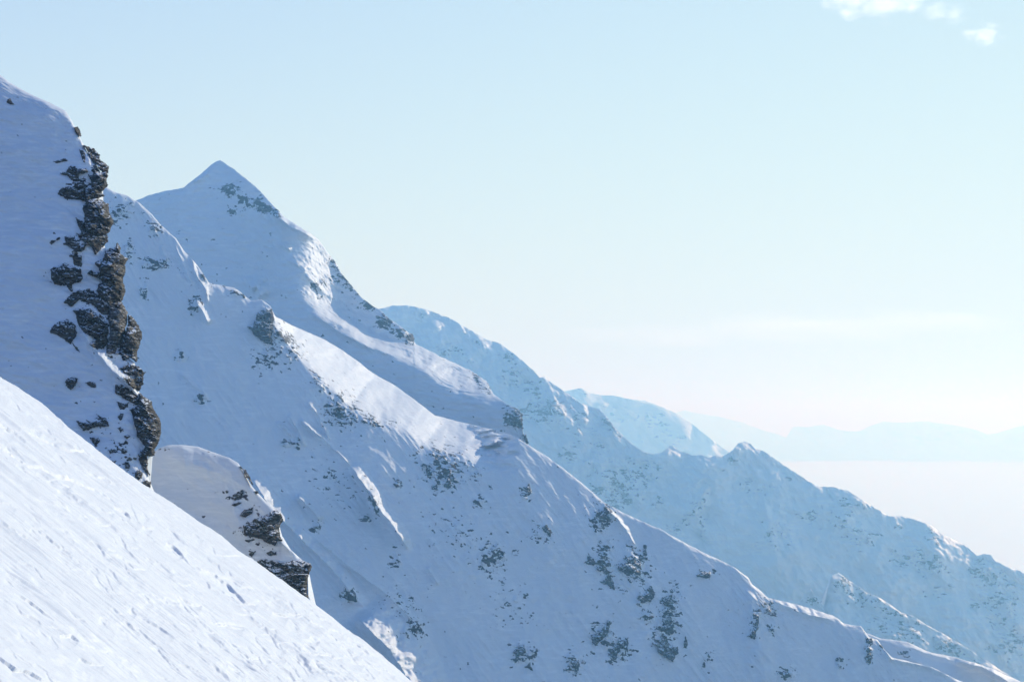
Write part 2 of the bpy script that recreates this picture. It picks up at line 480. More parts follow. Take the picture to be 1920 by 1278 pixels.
def build_foreground():
    g = 1.0 / (4.3 * 2697)
    off = 250.0
    xs = np.concatenate([np.arange(-420, -8, 5.0), np.arange(-8, 800, 1.25), np.arange(800, 1000, 5.0)])
    cy = interp(FG_EDGE, xs) + 1.3 * fbm(np.stack([xs / 16, xs * 0 + 1.7, xs * 0], -1), 3, .6)
    nr = 620
    t = np.linspace(0, 1, nr + 1)
    bot = np.maximum(1330.0, cy + 60)
    py = cy[None] + (bot - cy)[None] * t[:, None]
    px = np.broadcast_to(xs[None], py.shape).copy()
    sdp = -.597 * px + .802 * (py - 705)
    q = g * (sdp + off)
    P = ray3(px, py, 1 / q)
    # unit vectors of the slope plane
    dx = ray3(np.array([0.]), np.array([1000.]), np.array([1 / (g * (.802 * 295 + off))]))[0]
    ex = ray3(np.array([400.]), np.array([1200.]), np.array([1 / (g * (-.597 * 400 + .802 * 495 + off))]))[0]
    fx = ray3(np.array([0.]), np.array([1250.]), np.array([1 / (g * (.802 * 545 + off))]))[0]
    N = np.cross(ex - dx, fx - dx); N /= np.linalg.norm(N)
    if N[2] < 0: N = -N
    G = np.array([0, 0, -1.0]) - N * (-N[2]); G /= np.linalg.norm(G)      # fall line
    T = np.cross(N, G)
    a, b = P @ G, P @ T
    D = 1 / q
    h = np.zeros(px.shape)
    # wind direction: streaks run obliquely down the slope
    th = R_(-14)
    u = a * math.cos(th) + b * math.sin(th)
    v = -a * math.sin(th) + b * math.cos(th)
    def nz(su, sv, oct, seed, ridged=False):
        return fbm(np.stack([u / su, v / sv, np.full_like(u, seed)], -1), oct, .5, ridged)
    h += .25 * nz(14, 6, 2, 1.5)
    near = 1 - .5 * sstep(20, 45, D)
    h += .035 * nz(5, 1.1, 3, 2.5) * (.35 + np.clip(nz(9, 5, 2, 7.5) + .3, 0, 1))
    patch = np.clip(nz(8, 3.5, 3, 4.5) * 2.2 + .35, 0, 1)
    rd = nz(1.6, .16, 3, 3.5, True)
    h += .022 * patch * rd * near
    for (su, sv, am, lo, hi, sd_) in ((4., .42, .024, 8, 45, 21.5), (9., 1.1, .045, 18, 90, 22.5)):
        wgt = sstep(lo * .5, lo, D) * (1 - .6 * sstep(hi, hi * 1.6, D))
        h += am * wgt * np.clip(nz(su * 2, sv * 5, 2, sd_ + 3) * 2.5 + .4, 0, 1) * nz(su, sv, 3, sd_, True)
    # wind crust terraces: warped steps facing the camera
    for (sv, hh, seed) in ((1.6, .085, 9.5), (.7, .035, 12.5)):
        ph = v / sv + 1.6 * nz(6, 3, 3, seed) + .25 * nz(.9, .5, 2, seed + 3)
        fr = ph - np.floor(ph)
        am = np.clip(nz(5, 2, 2, seed + 9) * 3.2 - .25, 0, 1)
        h += hh * am * (fr - sstep(.90, 1.0, fr))
    def lip(poly, H, seed):
        P2 = np.array(poly, float)
        m = 45
        sel = (px > P2[:, 0].min() - m) & (px < P2[:, 0].max() + m) & (py > P2[:, 1].min() - m) & (py < P2[:, 1].max() + m)
        if not sel.any(): return
        X, Y = px[sel], py[sel]
        X2 = X + 4 * n2(X, Y, 30., seed, 2)
        Y2 = Y + 5 * n2(X, Y, 30., seed + 1, 3)
        sd, al = sdist(poly, X2, Y2, False)
        end = np.clip(np.sin(math.pi * al), 0, 1) ** .55 * (.8 + .35 * n2(X, Y, 18., seed + 5, 2))
        dn = -sd
        pr = sstep(-.4, .6, dn) * np.exp(-np.clip(dn, 0, 99) / 8.0)
        up = np.exp(-np.clip(-dn, 0, 99) / 14.0) * (dn < 0)
        h[sel] += (-pr + .25 * up) * end * H * D[sel] / F
    for k, (l, H) in enumerate(zip(LIPS, LIPH)):
        lip(l, H * 1.8, k)
    rr = random.Random(5)
    for k in range(240):
        x = rr.uniform(-10, 700)
        ye = float(interp(FG_EDGE, np.array([x]))[0])
        y = ye + 12 + (rr.random() ** 1.0) * (1290 - ye)
        if y > 1290: continue
        Lh = rr.uniform(7, 24)
        an = R_(rr.gauss(35, 7))
        p0 = (x, y); p1 = (x + Lh * math.cos(an), y + Lh * math.sin(an) + rr.uniform(-1, 1))
        p2 = (p1[0] + Lh * math.cos(an + rr.uniform(-.25, .1)), p1[1] + Lh * math.sin(an + rr.uniform(-.2, .15)))
        lip([p0, p1, p2], rr.uniform(.7, 2.4), k + 40)
    for k in range(110):
        x = rr.uniform(-10, 690)
        ye = float(interp(FG_EDGE, np.array([x]))[0])
        y = ye + 25 + rr.random() * (1280 - ye)
        if y > 1290: continue
        an, pts = R_(rr.gauss(37, 4)), [(x, y)]
        for _ in range(4):
            Ls = rr.uniform(9, 20)
            an2 = an + rr.gauss(0, .22)
            pts.append((pts[-1][0] + Ls * math.cos(an2), pts[-1][1] + Ls * math.sin(an2)))
        lip(pts, rr.uniform(1.2, 2.8), k + 400)
    h += .006 * noise3(np.stack([u / .35, v / .2, u * 0 + 5], -1)) + .003 * noise3(np.stack([u / .12, v / .09, u * 0 + 8], -1))
    P = P + N * h[..., None]
    rowsb = []
    for k in range(12, 0, -1):
        s_ = 250 * (k / 12) ** 2
        qv = P[0] + np.array([.2, .62, 0]) * s_ + np.array([0, 0, -1.0]) * (s_ * .62 + s_ * s_ * .0008)
        rowsb.append(qv)
    # the slope goes on below the frame, under and behind the camera
    ext = []
    for k in range(1, 10):
        ext.append(P[-1] + (P[-1] - P[-40]) / np.linalg.norm(P[-1] - P[-40], axis=-1)[:, None] * (k * 2.0))
    V = np.concatenate([np.stack(rowsb), P, np.stack(ext)], 0)
    m = snow_mat('near_snow', .02, .22, True, grain=1.0, bright=1.0)
    A = np.full(V.shape[:2], -2.0); A[:2] = .1
    o = make_mesh('snow_slope', V, grid_faces(V.shape[0], V.shape[1]), [m], True, A)
    structure(o, 'bright sunlit snow slope with wind ripples filling the lower left foreground', 'snow slope')
build_foreground()

# ---- left shaded slope with the rock cliff ---------------------------------------
CLIFF_EDGE = [(-140, -470), (0, -230), (60, -125), (140, 0), (152, 14), (165, 36), (178, 60), (192, 92), (208, 123), (222, 132), (237, 140), (260, 151),
              (285, 163), (305, 178), (330, 193), (365, 186), (400, 192), (440, 194), (462, 196), (480, 206), (500, 222), (560, 226), (600, 232),
              (640, 240), (664, 232), (680, 252), (700, 258), (730, 258), (755, 272), (790, 286), (830, 288), (850, 284), (870, 274),
              (900, 280), (930, 292), (1000, 330), (1200, 420)]
def cliff_extra(px, py):
    w = 0
    e = interp(CLIFF_EDGE, py)
    d = e - px                                        # px from the right-hand edge
    w = w + .9 * 22 / F * np.logaddexp(0, (38 - d) / 22.)         # rounds away near the edge
    w = w + rib([(125, 215), (150, 262), (165, 300), (172, 330)], px, py, 22, 10, .9)
    w = w + rib([(150, 610), (175, 655), (205, 690), (235, 715), (262, 745)], px, py, 10, 14, 2.2)
    w = w + rib([(180, 664), (210, 662), (240, 668), (262, 682)], px, py, 20, 9, 1.6)
    w = w + rib([(-20, 600), (40, 640), (90, 700)], px, py, 30, 30, .25)
    return w
CL = Layer(190., 150, 500, .0, .6, cliff_extra,
           [(160, .2, 3, 40, 2, False), (22, .42, 3, 25, 3.5, False), (7, .42, 2, 12, 3.5, False)],
           rocks=[(182, 330, 14, 34, 10, 1.0), (182, 400, 20, 40, 0, 1.0), (215, 500, 16, 46, 5, 1.0), (175, 560, 30, 20, 20, .8), (225, 620, 26, 44, -15, 1.1), (276, 790, 15, 48, -8, 1.0), (150, 345, 24, 14, 0, .7), (140, 460, 20, 30, 0, .6), (110, 515, 20, 16, 0, .6), (248, 705, 16, 20, 0, .8), (235, 850, 26, 34, 0, .52), (185, 800, 40, 30, 0, .4)],
           rocknoise=10)
def build_cliff():
    ys = np.arange(-140, 1100, 1.8)
    ex = interp(CLIFF_EDGE, ys)
    ex = ex + 2.2 * fbm(np.stack([ys / 22, ys * 0 + 4.1, ys * 0], -1), 4, .6) * sstep(215, 240, ys)
    nc = 330
    t = np.linspace(0, 1, nc + 1)
    t = t ** 1.25
    lx = np.minimum(-160.0, ex - 120)
    px = ex[:, None] + (lx - ex)[:, None] * t[None]
    py = np.broadcast_to(ys[:, None], px.shape).copy()
    w = CL.ln(px, py)
    d = ex[:, None] - px
    w = w + 4.5 / F * np.exp(-d / 3.) * 2
    P = ray3(px, py, np.exp(w))
    A = CL.rockfield(px, py)
    cols = []
    for k in range(12, 0, -1):
        s_ = 110 * (k / 12) ** 2
        q = P[:, 0].copy()
        q[:, 1] += s_ * .9
        q[:, 0] -= s_ * .25
        q[:, 2] -= s_ * .35
        cols.append(q)
    V = np.concatenate([np.stack(cols, 1), P], 1)
    ca = np.full((len(ys), 12), .42); ca[:, -4:] = -1.  # hidden back partly darkened with rock to hold down bounce on the knoll
    A = np.concatenate([ca, A], 1)
    m = snow_mat('cliff_snow', pxm(190), .4, True, cool=False)
    o = make_mesh('cliff_slope', V, grid_faces(V.shape[0], V.shape[1]), [m], True, A)
    structure(o, 'steep shaded snow slope on the left edge with dark rocks along its right side', 'slope')
build_cliff()

# ---- rounded knoll behind the foreground -----------------------------------------
KN_CREST = [(150, 980), (230, 930), (270, 872), (284, 853), (297, 840), (315, 834), (345, 834), (372, 837), (398, 847), (430, 858),
            (447, 868), (457, 885), (470, 908), (480, 920), (497, 938), (514, 955), (522, 975), (527, 1000), (545, 1030),
            (565, 1048), (577, 1060), (578, 1110), (600, 1160), (680, 1300)]
def knoll_extra(px, py):
    w = rib([(300, 850), (360, 870), (420, 890), (430, 930), (450, 990), (480, 1040)], px, py, 60, 30, .35)
    w = w + rib([(448, 870), (470, 905), (500, 942), (520, 960)], px, py, 18, 9, .8)
    w = w + rib([(500, 1000), (530, 1020), (560, 1046)], px, py, 16, 9, 1.6)
    return w
KN = Layer(265., 400, 950, .0, .72, knoll_extra,
           [(120, .2, 3, 35, 2, False), (20, .2, 3, 35, 3.5, False), (7, .16, 2, 20, 3, False)],
           rocks=[(478, 990, 30, 36, 30, .62), (455, 935, 25, 14, 0, .5)], rocknoise=9)
o = build_columns('snow_knoll', KN, KN_CREST, 150, 680, 1.8, 1330, snow_mat('knoll_snow', pxm(265), .3), jag=(1.0, 18), rim=(3.0, 4.0), back=(120, .75))
structure(o, 'rounded shaded snow knoll with a bright rim rising behind the foreground slope', 'knoll')

# ---- big face (second ridge) -----------------------------------------------------
B_CREST = [(-300, 700), (-180, 560), (-80, 440), (0, 345), (60, 300), (110, 300), (150, 322), (200, 351), (215, 360), (240, 367), (262, 381), (285, 402), (300, 420), (330, 447), (345, 470), (370, 497),
           (392, 530), (410, 534), (440, 540), (458, 553), (470, 563), (490, 562), (507, 574), (516, 592), (535, 603), (560, 615), (600, 632), (635, 652),
           (670, 676), (699, 699), (748, 727), (793, 761), (815, 778), (860, 790), (898, 799), (936, 808), (962, 817), (990, 833),
           (1028, 857), (1058, 879), (1091, 905), (1129, 939), (1167, 960), (1204, 977), (1242, 993), (1275, 1012), (1298, 1024),
           (1320, 1036), (1354, 1051), (1381, 1066), (1403, 1082), (1410, 1094), (1429, 1109), (1440, 1120), (1489, 1131),
           (1530, 1143), (1562, 1153), (1582, 1168), (1614, 1173), (1630, 1194), (1645, 1198), (1659, 1218), (1673, 1232),
           (1699, 1238), (1748, 1250), (1789, 1271), (1817, 1282), (1900, 1330), (2100, 1430)]
B_BREAK = [(505, 600), (535, 640), (567, 671), (628, 725), (658, 759), (710, 789), (763, 808), (800, 834), (830, 846), (870, 850), (925, 880)]
def b_extra(px, py):
    e = n2(px, py, 60., 5, 3)
    k = 1 - sstep(865, 975, px + .25 * (py - 830) + 40 * n2(px + .6 * py, py * 3, 45., 15, 3))
    w = fold(B_BREAK, px, py + 8 * e, 5.2, 5.0, k * sstep(505, 560, px + (py - 600) * .3))
    w = w + fold([(392, 540), (440, 552), (470, 566), (500, 575)], px, py, 1.2, 4.0, sstep(385, 400, px) * (1 - sstep(455, 500, px)))
    R = lambda p, wl, wr, s: rib(p, px, py, wl, wr, s)
    w = w + R([(559, 781), (600, 818), (634, 849), (665, 881)], 9, 8, 2.6)
    w = w + R([(650, 866), (672, 895), (697, 930), (706, 958), (738, 990), (767, 1034)], 10, 22, 2.0)
    w = w + R([(690, 915), (712, 958), (738, 985), (768, 1036)], 8, 16, 1.6)
    w = w + R([(573, 750), (598, 781), (620, 831)], 6, 6, 2.4)
    w = w + R([(462, 884), (500, 942), (548, 994), (600, 1045), (634, 1080), (661, 1116), (692, 1150)], 12, 24, 2.0)
    w = w + R([(560, 985), (588, 1007), (661, 1066), (729, 1118), (778, 1166), (800, 1200)], 10, 12, 2.2)
    w = w + R([(665, 1150), (700, 1190), (728, 1215), (748, 1245), (790, 1330)], 16, 75, 1.45)
    w = w + R([(555, 926), (580, 950), (602, 978)], 7, 11, 2.4)
    w = w + R([(335, 698), (360, 722), (378, 732), (392, 750)], 8, 6, 2.2)
    w = w + R([(518, 790), (535, 805), (550, 822)], 6, 5, 2.0)
    w = w + R([(538, 776), (556, 800), (572, 838)], 7, 9, 1.7)
    w = w + R([(800, 1062), (812, 1080), (822, 1098)], 6, 7, 2.0)
    w = w + R([(740, 1030), (748, 1050), (752, 1062)], 6, 5, 1.6)
    w = w + R([(1128, 944), (1150, 965), (1172, 990), (1197, 1030)], 12, 6, 2.6)
    w = w + R([(365, 560), (378, 580), (392, 610)], 8, 14, 1.9)
    w = w + R([(355, 470), (366, 510), (385, 545), (390, 575)], 7, 6, 2.2)
    w = w + R([(300, 460), (308, 476), (318, 490)], 6, 4, 2.2)
    w = w + R([(325, 450), (345, 500), (365, 540)], 7, 6, 1.5)
    w = w + R([(515, 600), (560, 640), (580, 668)], 10, 10, 1.0)
    w = w + R([(1440, 1122), (1500, 1146), (1570, 1166)], 14, 10, 1.2)
    w = w + R([(1645, 1200), (1672, 1234), (1700, 1240), (1750, 1252), (1795, 1275)], 12, 8, 1.6)
    # fluting that runs down the fall line, strongest in patches
    fl = np.clip(n2(px, py, 150., 21, 2) * 2.2 + .45, 0, 1)
    q = np.stack([(px * .62 + py * .78) / 150., (-px * .78 + py * .62) / 14., px * 0 + 6.2], -1)
    w = w - fl * 4.6 / F * fbm(q, 3, .5, True)
    w = w + R([(930, 880), (1000, 960), (1040, 1060), (1060, 1200)], 120, 60, .16)
    w = w + R([(1160, 1000), (1200, 1100), (1215, 1200), (1250, 1280)], 70, 55, .25)
    w = w + R([(1400, 1090), (1420, 1180), (1430, 1300)], 60, 50, .28)
    w = w + R([(800, 850), (850, 960), (900, 1080), (960, 1200)], 70, 60, .15)
    w = w + R([(640, 760), (700, 860), (800, 1000), (900, 1150)], 70, 70, .12)
    # small sastrugi and fluting on the sunlit shoulder
    sd, _ = sdist(B_BREAK, px, py)
    am = sstep(2, 20, sd) * k
    q = np.stack([(px * .85 + py * .52) / 26., (-px * .52 + py * .85) / 6.5, px * 0], -1)
    w = w + am * 3.2 / F * fbm(q, 3, .55, True)
    # fluted crest on the upper left
    am2 = blobs(px, py, [(310, 440, 70, 45, 45, 1.0), (370, 530, 40, 50, 45, 1.0), (240, 380, 50, 30, 30, .8)])
    q = np.stack([(px * .6 + py * .8) / 60., (-px * .8 + py * .6) / 13., px * 0 + 4], -1)
    w = w - am2 * 5.5 / F * fbm(q, 3, .55, True)
    return w
B_ROCKS = [(225, 400, 20, 40, 60, .62), (290, 430, 22, 14, 50, .62), (290, 495, 34, 14, 0, .72), (270, 545, 12, 16, 0, .7), (365, 570, 14, 28, 10, .55), (440, 548, 24, 10, 20, .66),
           (385, 520, 20, 10, 45, .6), (240, 470, 12, 30, 0, .6), (530, 630, 36, 14, 35, .8), (500, 670, 26, 34, 20, .55), (545, 660, 30, 30, 40, .55), (600, 720, 34, 12, 45, .62),
           (640, 770, 52, 34, 45, .62), (700, 790, 50, 12, 12, .6), (338, 668, 14, 12, 0, .66), (378, 745, 14, 12, 0, .75), (540, 830, 14, 12, 0, .7),
           (560, 835, 6, 16, 0, .6), (745, 905, 12, 10, 0, .66), (830, 880, 50, 42, 30, .68), (885, 880, 40, 16, 40, .55), (900, 940, 14, 14, 0, .66), (985, 925, 14, 20, 0, .6), (925, 1045, 34, 36, 0, .68),
           (595, 985, 14, 18, 30, .7), (655, 1115, 18, 14, 0, .72), (775, 1175, 26, 24, 40, .66), (700, 940, 10, 34, -20, .66), (688, 972, 16, 10, 0, .7), (740, 1050, 12, 30, 0, .5),
           (1010, 1000, 24, 24, 0, .5), (1130, 970, 22, 36, 20, .74), (1135, 1050, 22, 44, 0, .72), (1190, 1060, 30, 34, 0, .76), (1165, 1100, 40, 20, 30, .4), (1250, 1160, 24, 60, 10, .72), (1205, 1120, 22, 22, 0, .6),
           (1215, 1155, 24, 18, 0, .62), (1130, 1190, 30, 30, -40, .62), (1160, 1215, 28, 26, 0, .62), (1075, 1240, 20, 26, 30, .66), (980, 1225, 26, 26, 0, .68), (1320, 1076, 20, 8, 0, .7), (1418, 1160, 10, 40, 10, .7),
           (1475, 1262, 16, 12, 0, .68), (1575, 1245, 10, 14, 0, .66), (1440, 1140, 14, 24, -40, .7), (1628, 1215, 10, 26, 0, .72), (1660, 1206, 14, 12, 40, .7), (1450, 1180, 10, 14, 0, .6), (1330, 1230, 10, 16, 0, .5),
           (850, 1000, 60, 40, 40, .36), (960, 1130, 60, 40, 40, .34), (760, 1130, 60, 40, 40, .34), (620, 900, 60, 50, 40, .34)]
BF = Layer(1150., 800, 850, .46, .68, b_extra,
           [(240, .08, 3, 50, 1.8, False), (60, .13, 3, 50, 2.4, False), (14, .24, 3, 50, 3.5, False), (5, .20, 2, 10, 3.0, False)],
           rocks=B_ROCKS, rocknoise=8, rockbump=3.4, rockbase=-.29)
o = build_columns('mountain_face', BF, B_CREST, -300, 2000, 1.9, 1440, snow_mat('face_snow', pxm(1150), .35, tint=.6), jag=(2.2, 24), rim=(2.2, 2.6), back=(420, .62))
structure(o, 'large shaded snow face with scattered rocks and sunlit ribs crossing the middle', 'mountain')

# ---- crest behind the lower right end of the face --------------------------------
C_CREST = [(1560, 1180), (1610, 1180), (1651, 1196), (1699, 1202), (1744, 1222), (1785, 1230), (1829, 1242), (1866, 1255), (1918, 1279), (2000, 1320), (2150, 1400)]
CR = Layer(1350., 1750, 1230, .1, .8,
           lambda px, py: rib([(1790, 1238), (1840, 1250), (1880, 1270), (1910, 1290)], px, py, 10, 20, 2.3) + rib([(1650, 1200), (1744, 1226), (1830, 1248)], px, py, 14, 6, 1.0),
           [(120, .3, 3, 50, 2, False), (20, .15, 3, 40, 3, False)], rocks=[(1690, 1225, 20, 8, 20, .62)], rocknoise=9)
o = build_columns('lower_ridge', CR, C_CREST, 1560, 2150, 2.0, 1440, snow_mat('lower_ridge_snow', pxm(1350), .3), jag=(1.5, 20), rim=(2.5, 2.6), back=(300, .6))
structure(o, 'low snow ridge with a bright rim at the bottom right corner', 'ridge')

# ---- pyramid peak ----------------------------------------------------------------
A_CREST = [(-200, 760), (-60, 620), (90, 490), (180, 425), (255, 376), (280, 366), (310, 358), (345, 352), (352, 345), (368, 333), (390, 314), (399, 307), (406, 302), (412, 300), (418, 303), (426, 309), (440, 318), (455, 330), (478, 348),
           (492, 362), (515, 388), (535, 408), (552, 419), (580, 436), (596, 448), (612, 470), (628, 490), (640, 512), (660, 536), (676, 556), (694, 570),
           (715, 583), (730, 598), (752, 612), (764, 622), (775, 632), (778, 644), (800, 655), (840, 675), (880, 693), (900, 706), (915, 718), (925, 738), (950, 757),
           (972, 767), (979, 785), (981, 812), (990, 832), (1010, 870), (1060, 960)]
A_L1 = [(540, 556), (565, 574), (600, 592), (640, 615), (690, 650), (740, 668), (800, 690), (825, 714), (860, 733), (917, 748), (960, 762)]
A_T1 = [(560, 540), (600, 562), (640, 583), (700, 630), (740, 642), (775, 648), (800, 640)]
def a_extra(px, py):
    m1 = sstep(552, 640, px) * (1 - .85 * sstep(925, 960, px))
    e = n2(px, py, 50., 8, 3)
    w = fold(A_L1, px, py + 9 * e, 5.0, 5.0, m1)
    w = w - fold(A_T1, px, py + 5 * e, 4.9, 4.0, m1 * (1 - sstep(760, 800, px)))
    R = lambda p, wl, wr, s: rib(p, px, py, wl, wr, s)
    w = w + R([(412, 306), (380, 340), (340, 375), (300, 400)][::-1], 60, 40, .35)
    w = w + R([(412, 305), (440, 350), (490, 400), (540, 470), (600, 540), (660, 590)], 90, 40, .45)
    w = w + R([(505, 400), (530, 416), (560, 432), (592, 450)], 10, 22, 1.9)
    w = w + R([(350, 350), (372, 338), (395, 322)], 8, 8, 1.5)
    w = w + R([(520, 458), (535, 464), (548, 470)], 8, 9, 1.6)
    w = w + R([(535, 488), (552, 494), (565, 500)], 8, 8, 1.6)
    w = w + R([(572, 515), (592, 530), (608, 552)], 8, 8, 1.8)
    w = w + R([(468, 545), (480, 538), (492, 560)], 12, 26, 1.6)
    w = w + R([(560, 572), (640, 625), (700, 655), (760, 672)], 10, 18, 1.2)
    w = w + R([(600, 590), (660, 620), (730, 645), (800, 668)], 12, 14, 1.0)
    w = w - R([(740, 660), (790, 678), (850, 705), (880, 716)], 16, 20, .9)
    sd, _ = sdist(A_L1, px, py)
    q = np.stack([(px * .87 + py * .5) / 34., (-px * .5 + py * .87) / 6., px * 0 + 9], -1)
    w = w + sstep(2, 14, sd) * m1 * 3.0 / F * fbm(q, 3, .55, True)
    am = blobs(px, py, [(480, 470, 110, 70, 40, 1.0), (420, 430, 60, 50, 0, .6)])
    q = np.stack([(px * .98 + py * .2) / 26., (-px * .2 + py * .98) / 5., px * 0 + 2], -1)
    w = w + am * 4.0 / F * fbm(q, 3, .55, True)
    return w
PA = Layer(1750., 600, 560, -.3, .58, a_extra,
           [(200, .16, 3, 45, 1.8, False), (50, .14, 3, 45, 2.5, False), (12, .5, 3, 12, 3.5, False), (5, .35, 2, 5, 3, False)],
           rocks=[(432, 356, 24, 12, 10, .84), (462, 378, 20, 10, 30, .68), (495, 388, 34, 11, 28, .84), (450, 395, 20, 8, 0, .5), (628, 492, 12, 14, 50, .64), (640, 520, 14, 24, 60, .5), (655, 535, 22, 12, 45, .66),
                  (688, 570, 22, 12, 40, .62), (722, 602, 18, 14, 30, .75), (752, 625, 24, 14, 30, .8), (905, 718, 22, 10, 35, .75), (962, 782, 20, 24, 10, .82), (985, 820, 8, 14, 20, .7), (600, 540, 20, 30, 40, .4)],
           rocknoise=8, rockbump=1.8, rockbase=-.2)
def a_bottom(xs): return interp(B_CREST, xs) + 200
o = build_columns('pyramid_peak', PA, A_CREST, -200, 1060, 1.8, a_bottom, snow_mat('peak_snow', pxm(1750), .35, tint=.6), jag=(2.4, 16), rim=(1.8, 2.0), back=(600, .7))
structure(o, 'pointed pyramid-shaped snow peak with a sunlit shoulder running down to the right', 'mountain peak')

# ---- hazy mountain group behind --------------------------------------------------
F1_CREST = [(500, 640), (640, 600), (715, 578), (735, 573), (765, 572), (800, 580), (840, 595), (880, 617), (910, 635), (940, 645), (960, 660), (980, 676), (1000, 694), (1012, 708), (1022, 706),
            (1045, 725), (1070, 741), (1088, 755), (1110, 763), (1125, 767), (1140, 784), (1155, 804), (1170, 818), (1189, 834), (1205, 846), (1225, 851), (1240, 848), (1259, 834), (1275, 845),
            (1298, 853), (1317, 852), (1328, 858), (1340, 853), (1354, 855), (1373, 845), (1384, 831), (1397, 826), (1408, 832), (1418, 841), (1432, 845), (1440, 850), (1465, 868), (1489, 884),
            (1513, 900), (1537, 912), (1562, 912), (1590, 920), (1612, 933), (1635, 948), (1667, 967), (1691, 967), (1715, 973), (1744, 983), (1764, 999),
            (1805, 1019), (1833, 1041), (1845, 1038), (1857, 1039), (1866, 1050), (1886, 1062), (1914, 1070), (1960, 1090), (2200, 1200)]
def f1_extra(px, py):
    R = lambda p, wl, wr, s: rib(p, px, py, wl, wr, s)
    w = R([(1022, 708), (1060, 800), (1110, 870), (1160, 930)], 70, 60, .45)
    w = w + R([(1397, 828), (1340, 900), (1300, 950), (1270, 990)][::-1], 60, 70, .5)
    w = w + R([(1397, 828), (1430, 920), (1450, 1020), (1470, 1100)], 60, 60, .4)
    w = w + R([(1125, 767), (1160, 850), (1210, 930), (1250, 980)], 50, 50, .45)
    w = w + R([(1259, 836), (1240, 880), (1215, 930)][::-1], 30, 30, .5)
    w = w + R([(1300, 908), (1318, 898), (1328, 892)], 10, 8, 1.6)
    w = w + R([(1562, 914), (1600, 1000), (1660, 1080), (1720, 1160)], 70, 70, .35)
    w = w + R([(1744, 985), (1760, 1080), (1820, 1180), (1900, 1270)], 70, 70, .4)
    w = w + R([(1833, 1042), (1870, 1120), (1930, 1200)], 40, 50, .35)
    w = w + R([(800, 585), (850, 680), (920, 760), (960, 800)], 80, 60, .35)
    w = w + R([(1075, 746), (1088, 756), (1100, 766)], 6, 6, 1.5)
    w = w + R([(1196, 840), (1208, 847), (1218, 850)], 6, 5, 1.6)
    w = w + R([(1310, 854), (1320, 853), (1332, 860)], 6, 5, 1.4)
    return w
F1_ROCKS = [(790, 590, 14, 8, 0, .62), (835, 598, 10, 6, 0, .6), (850, 660, 40, 16, 20, .56), (900, 640, 40, 20, 35, .42), (955, 672, 24, 12, 30, .56), (975, 710, 50, 22, 20, .62), (1020, 770, 48, 34, 0, .76), (1000, 730, 30, 20, 30, .66),
            (1062, 848, 22, 16, 0, .74), (1145, 800, 40, 14, 50, .64), (1160, 910, 60, 50, 0, .74), (1205, 880, 44, 26, 10, .58), (1230, 940, 20, 24, 0, .5), (1090, 800, 50, 40, 0, .42), (1120, 830, 40, 30, 0, .42),
            (1376, 858, 10, 20, 20, .76), (1402, 908, 26, 12, 40, .64), (1440, 920, 20, 14, 30, .5), (1300, 960, 50, 14, -50, .5), (1315, 990, 8, 30, 0, .66), (1265, 990, 30, 16, -20, .5), (1480, 895, 20, 8, 40, .56),
            (1590, 945, 40, 16, 20, .6), (1575, 975, 30, 22, 20, .62), (1520, 970, 40, 26, 40, .5), (1600, 1000, 50, 30, 30, .42), (1690, 985, 20, 8, 0, .56), (1740, 1055, 42, 26, 20, .76), (1690, 1050, 30, 24, 30, .58),
            (1755, 1010, 30, 24, 30, .58), (1850, 1080, 70, 26, 30, .6), (1870, 1130, 60, 40, 30, .6), (1900, 1200, 60, 50, 30, .58), (1645, 1000, 20, 14, 0, .5), (1450, 1000, 40, 40, 30, .4), (1760, 1100, 40, 30, 0, .5)]
FM = Layer(3900., 1300, 850, .05, .78, f1_extra,
           [(160, .30, 4, 50, 1.7, True), (45, .40, 4, 60, 1.8, True), (12, .35, 3, 60, 2, True)], rocks=F1_ROCKS, rocknoise=9, rockbump=2.4, rockbase=-.33)
o = build_columns('far_mountain', FM, F1_CREST, 500, 2200, 2.0, lambda xs: np.minimum(1400, interp(B_CREST, xs) + 130),
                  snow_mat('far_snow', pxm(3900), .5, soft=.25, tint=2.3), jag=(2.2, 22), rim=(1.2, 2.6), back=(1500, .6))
structure(o, 'pale blue hazy snow mountain descending to the right behind the main face', 'mountain')

F2_CREST = [(980, 760), (1050, 735), (1073, 730), (1090, 727), (1105, 736), (1130, 741), (1150, 741), (1175, 747), (1210, 751), (1240, 762), (1270, 775), (1300, 796), (1330, 820),
            (1355, 838), (1375, 850), (1440, 900), (1600, 980)]
F2 = Layer(8000., 1230, 800, .3, .85,
           lambda px, py: rib([(1110, 762), (1140, 757), (1165, 775), (1190, 800), (1215, 840)], px, py, 20, 10, 1.3) + rib([(1300, 796), (1320, 812), (1345, 834)], px, py, 10, 8, 1.5)
           + rib([(1150, 742), (1200, 752), (1240, 764)], px, py, 16, 6, .8),
           [(110, .35, 3, 50, 1.5, True), (30, .15, 2, 40, 2, True)],
           rocks=[(1230, 790, 50, 20, 10, .46), (1150, 770, 30, 14, 30, .42), (1260, 815, 40, 20, 30, .42), (1095, 738, 20, 8, 10, .4)], rocknoise=8, rockbase=-.2)
o = build_columns('far_dome_mountain', F2, F2_CREST, 980, 1600, 2.0, 1000, snow_mat('dome_snow', pxm(8000), .5, soft=.3, tint=1.0), jag=(1.5, 20), rim=(1.5, 2.4), back=(3000, .45))
structure(o, 'rounded snow dome mountain fading into haze behind the far ridge', 'mountain')

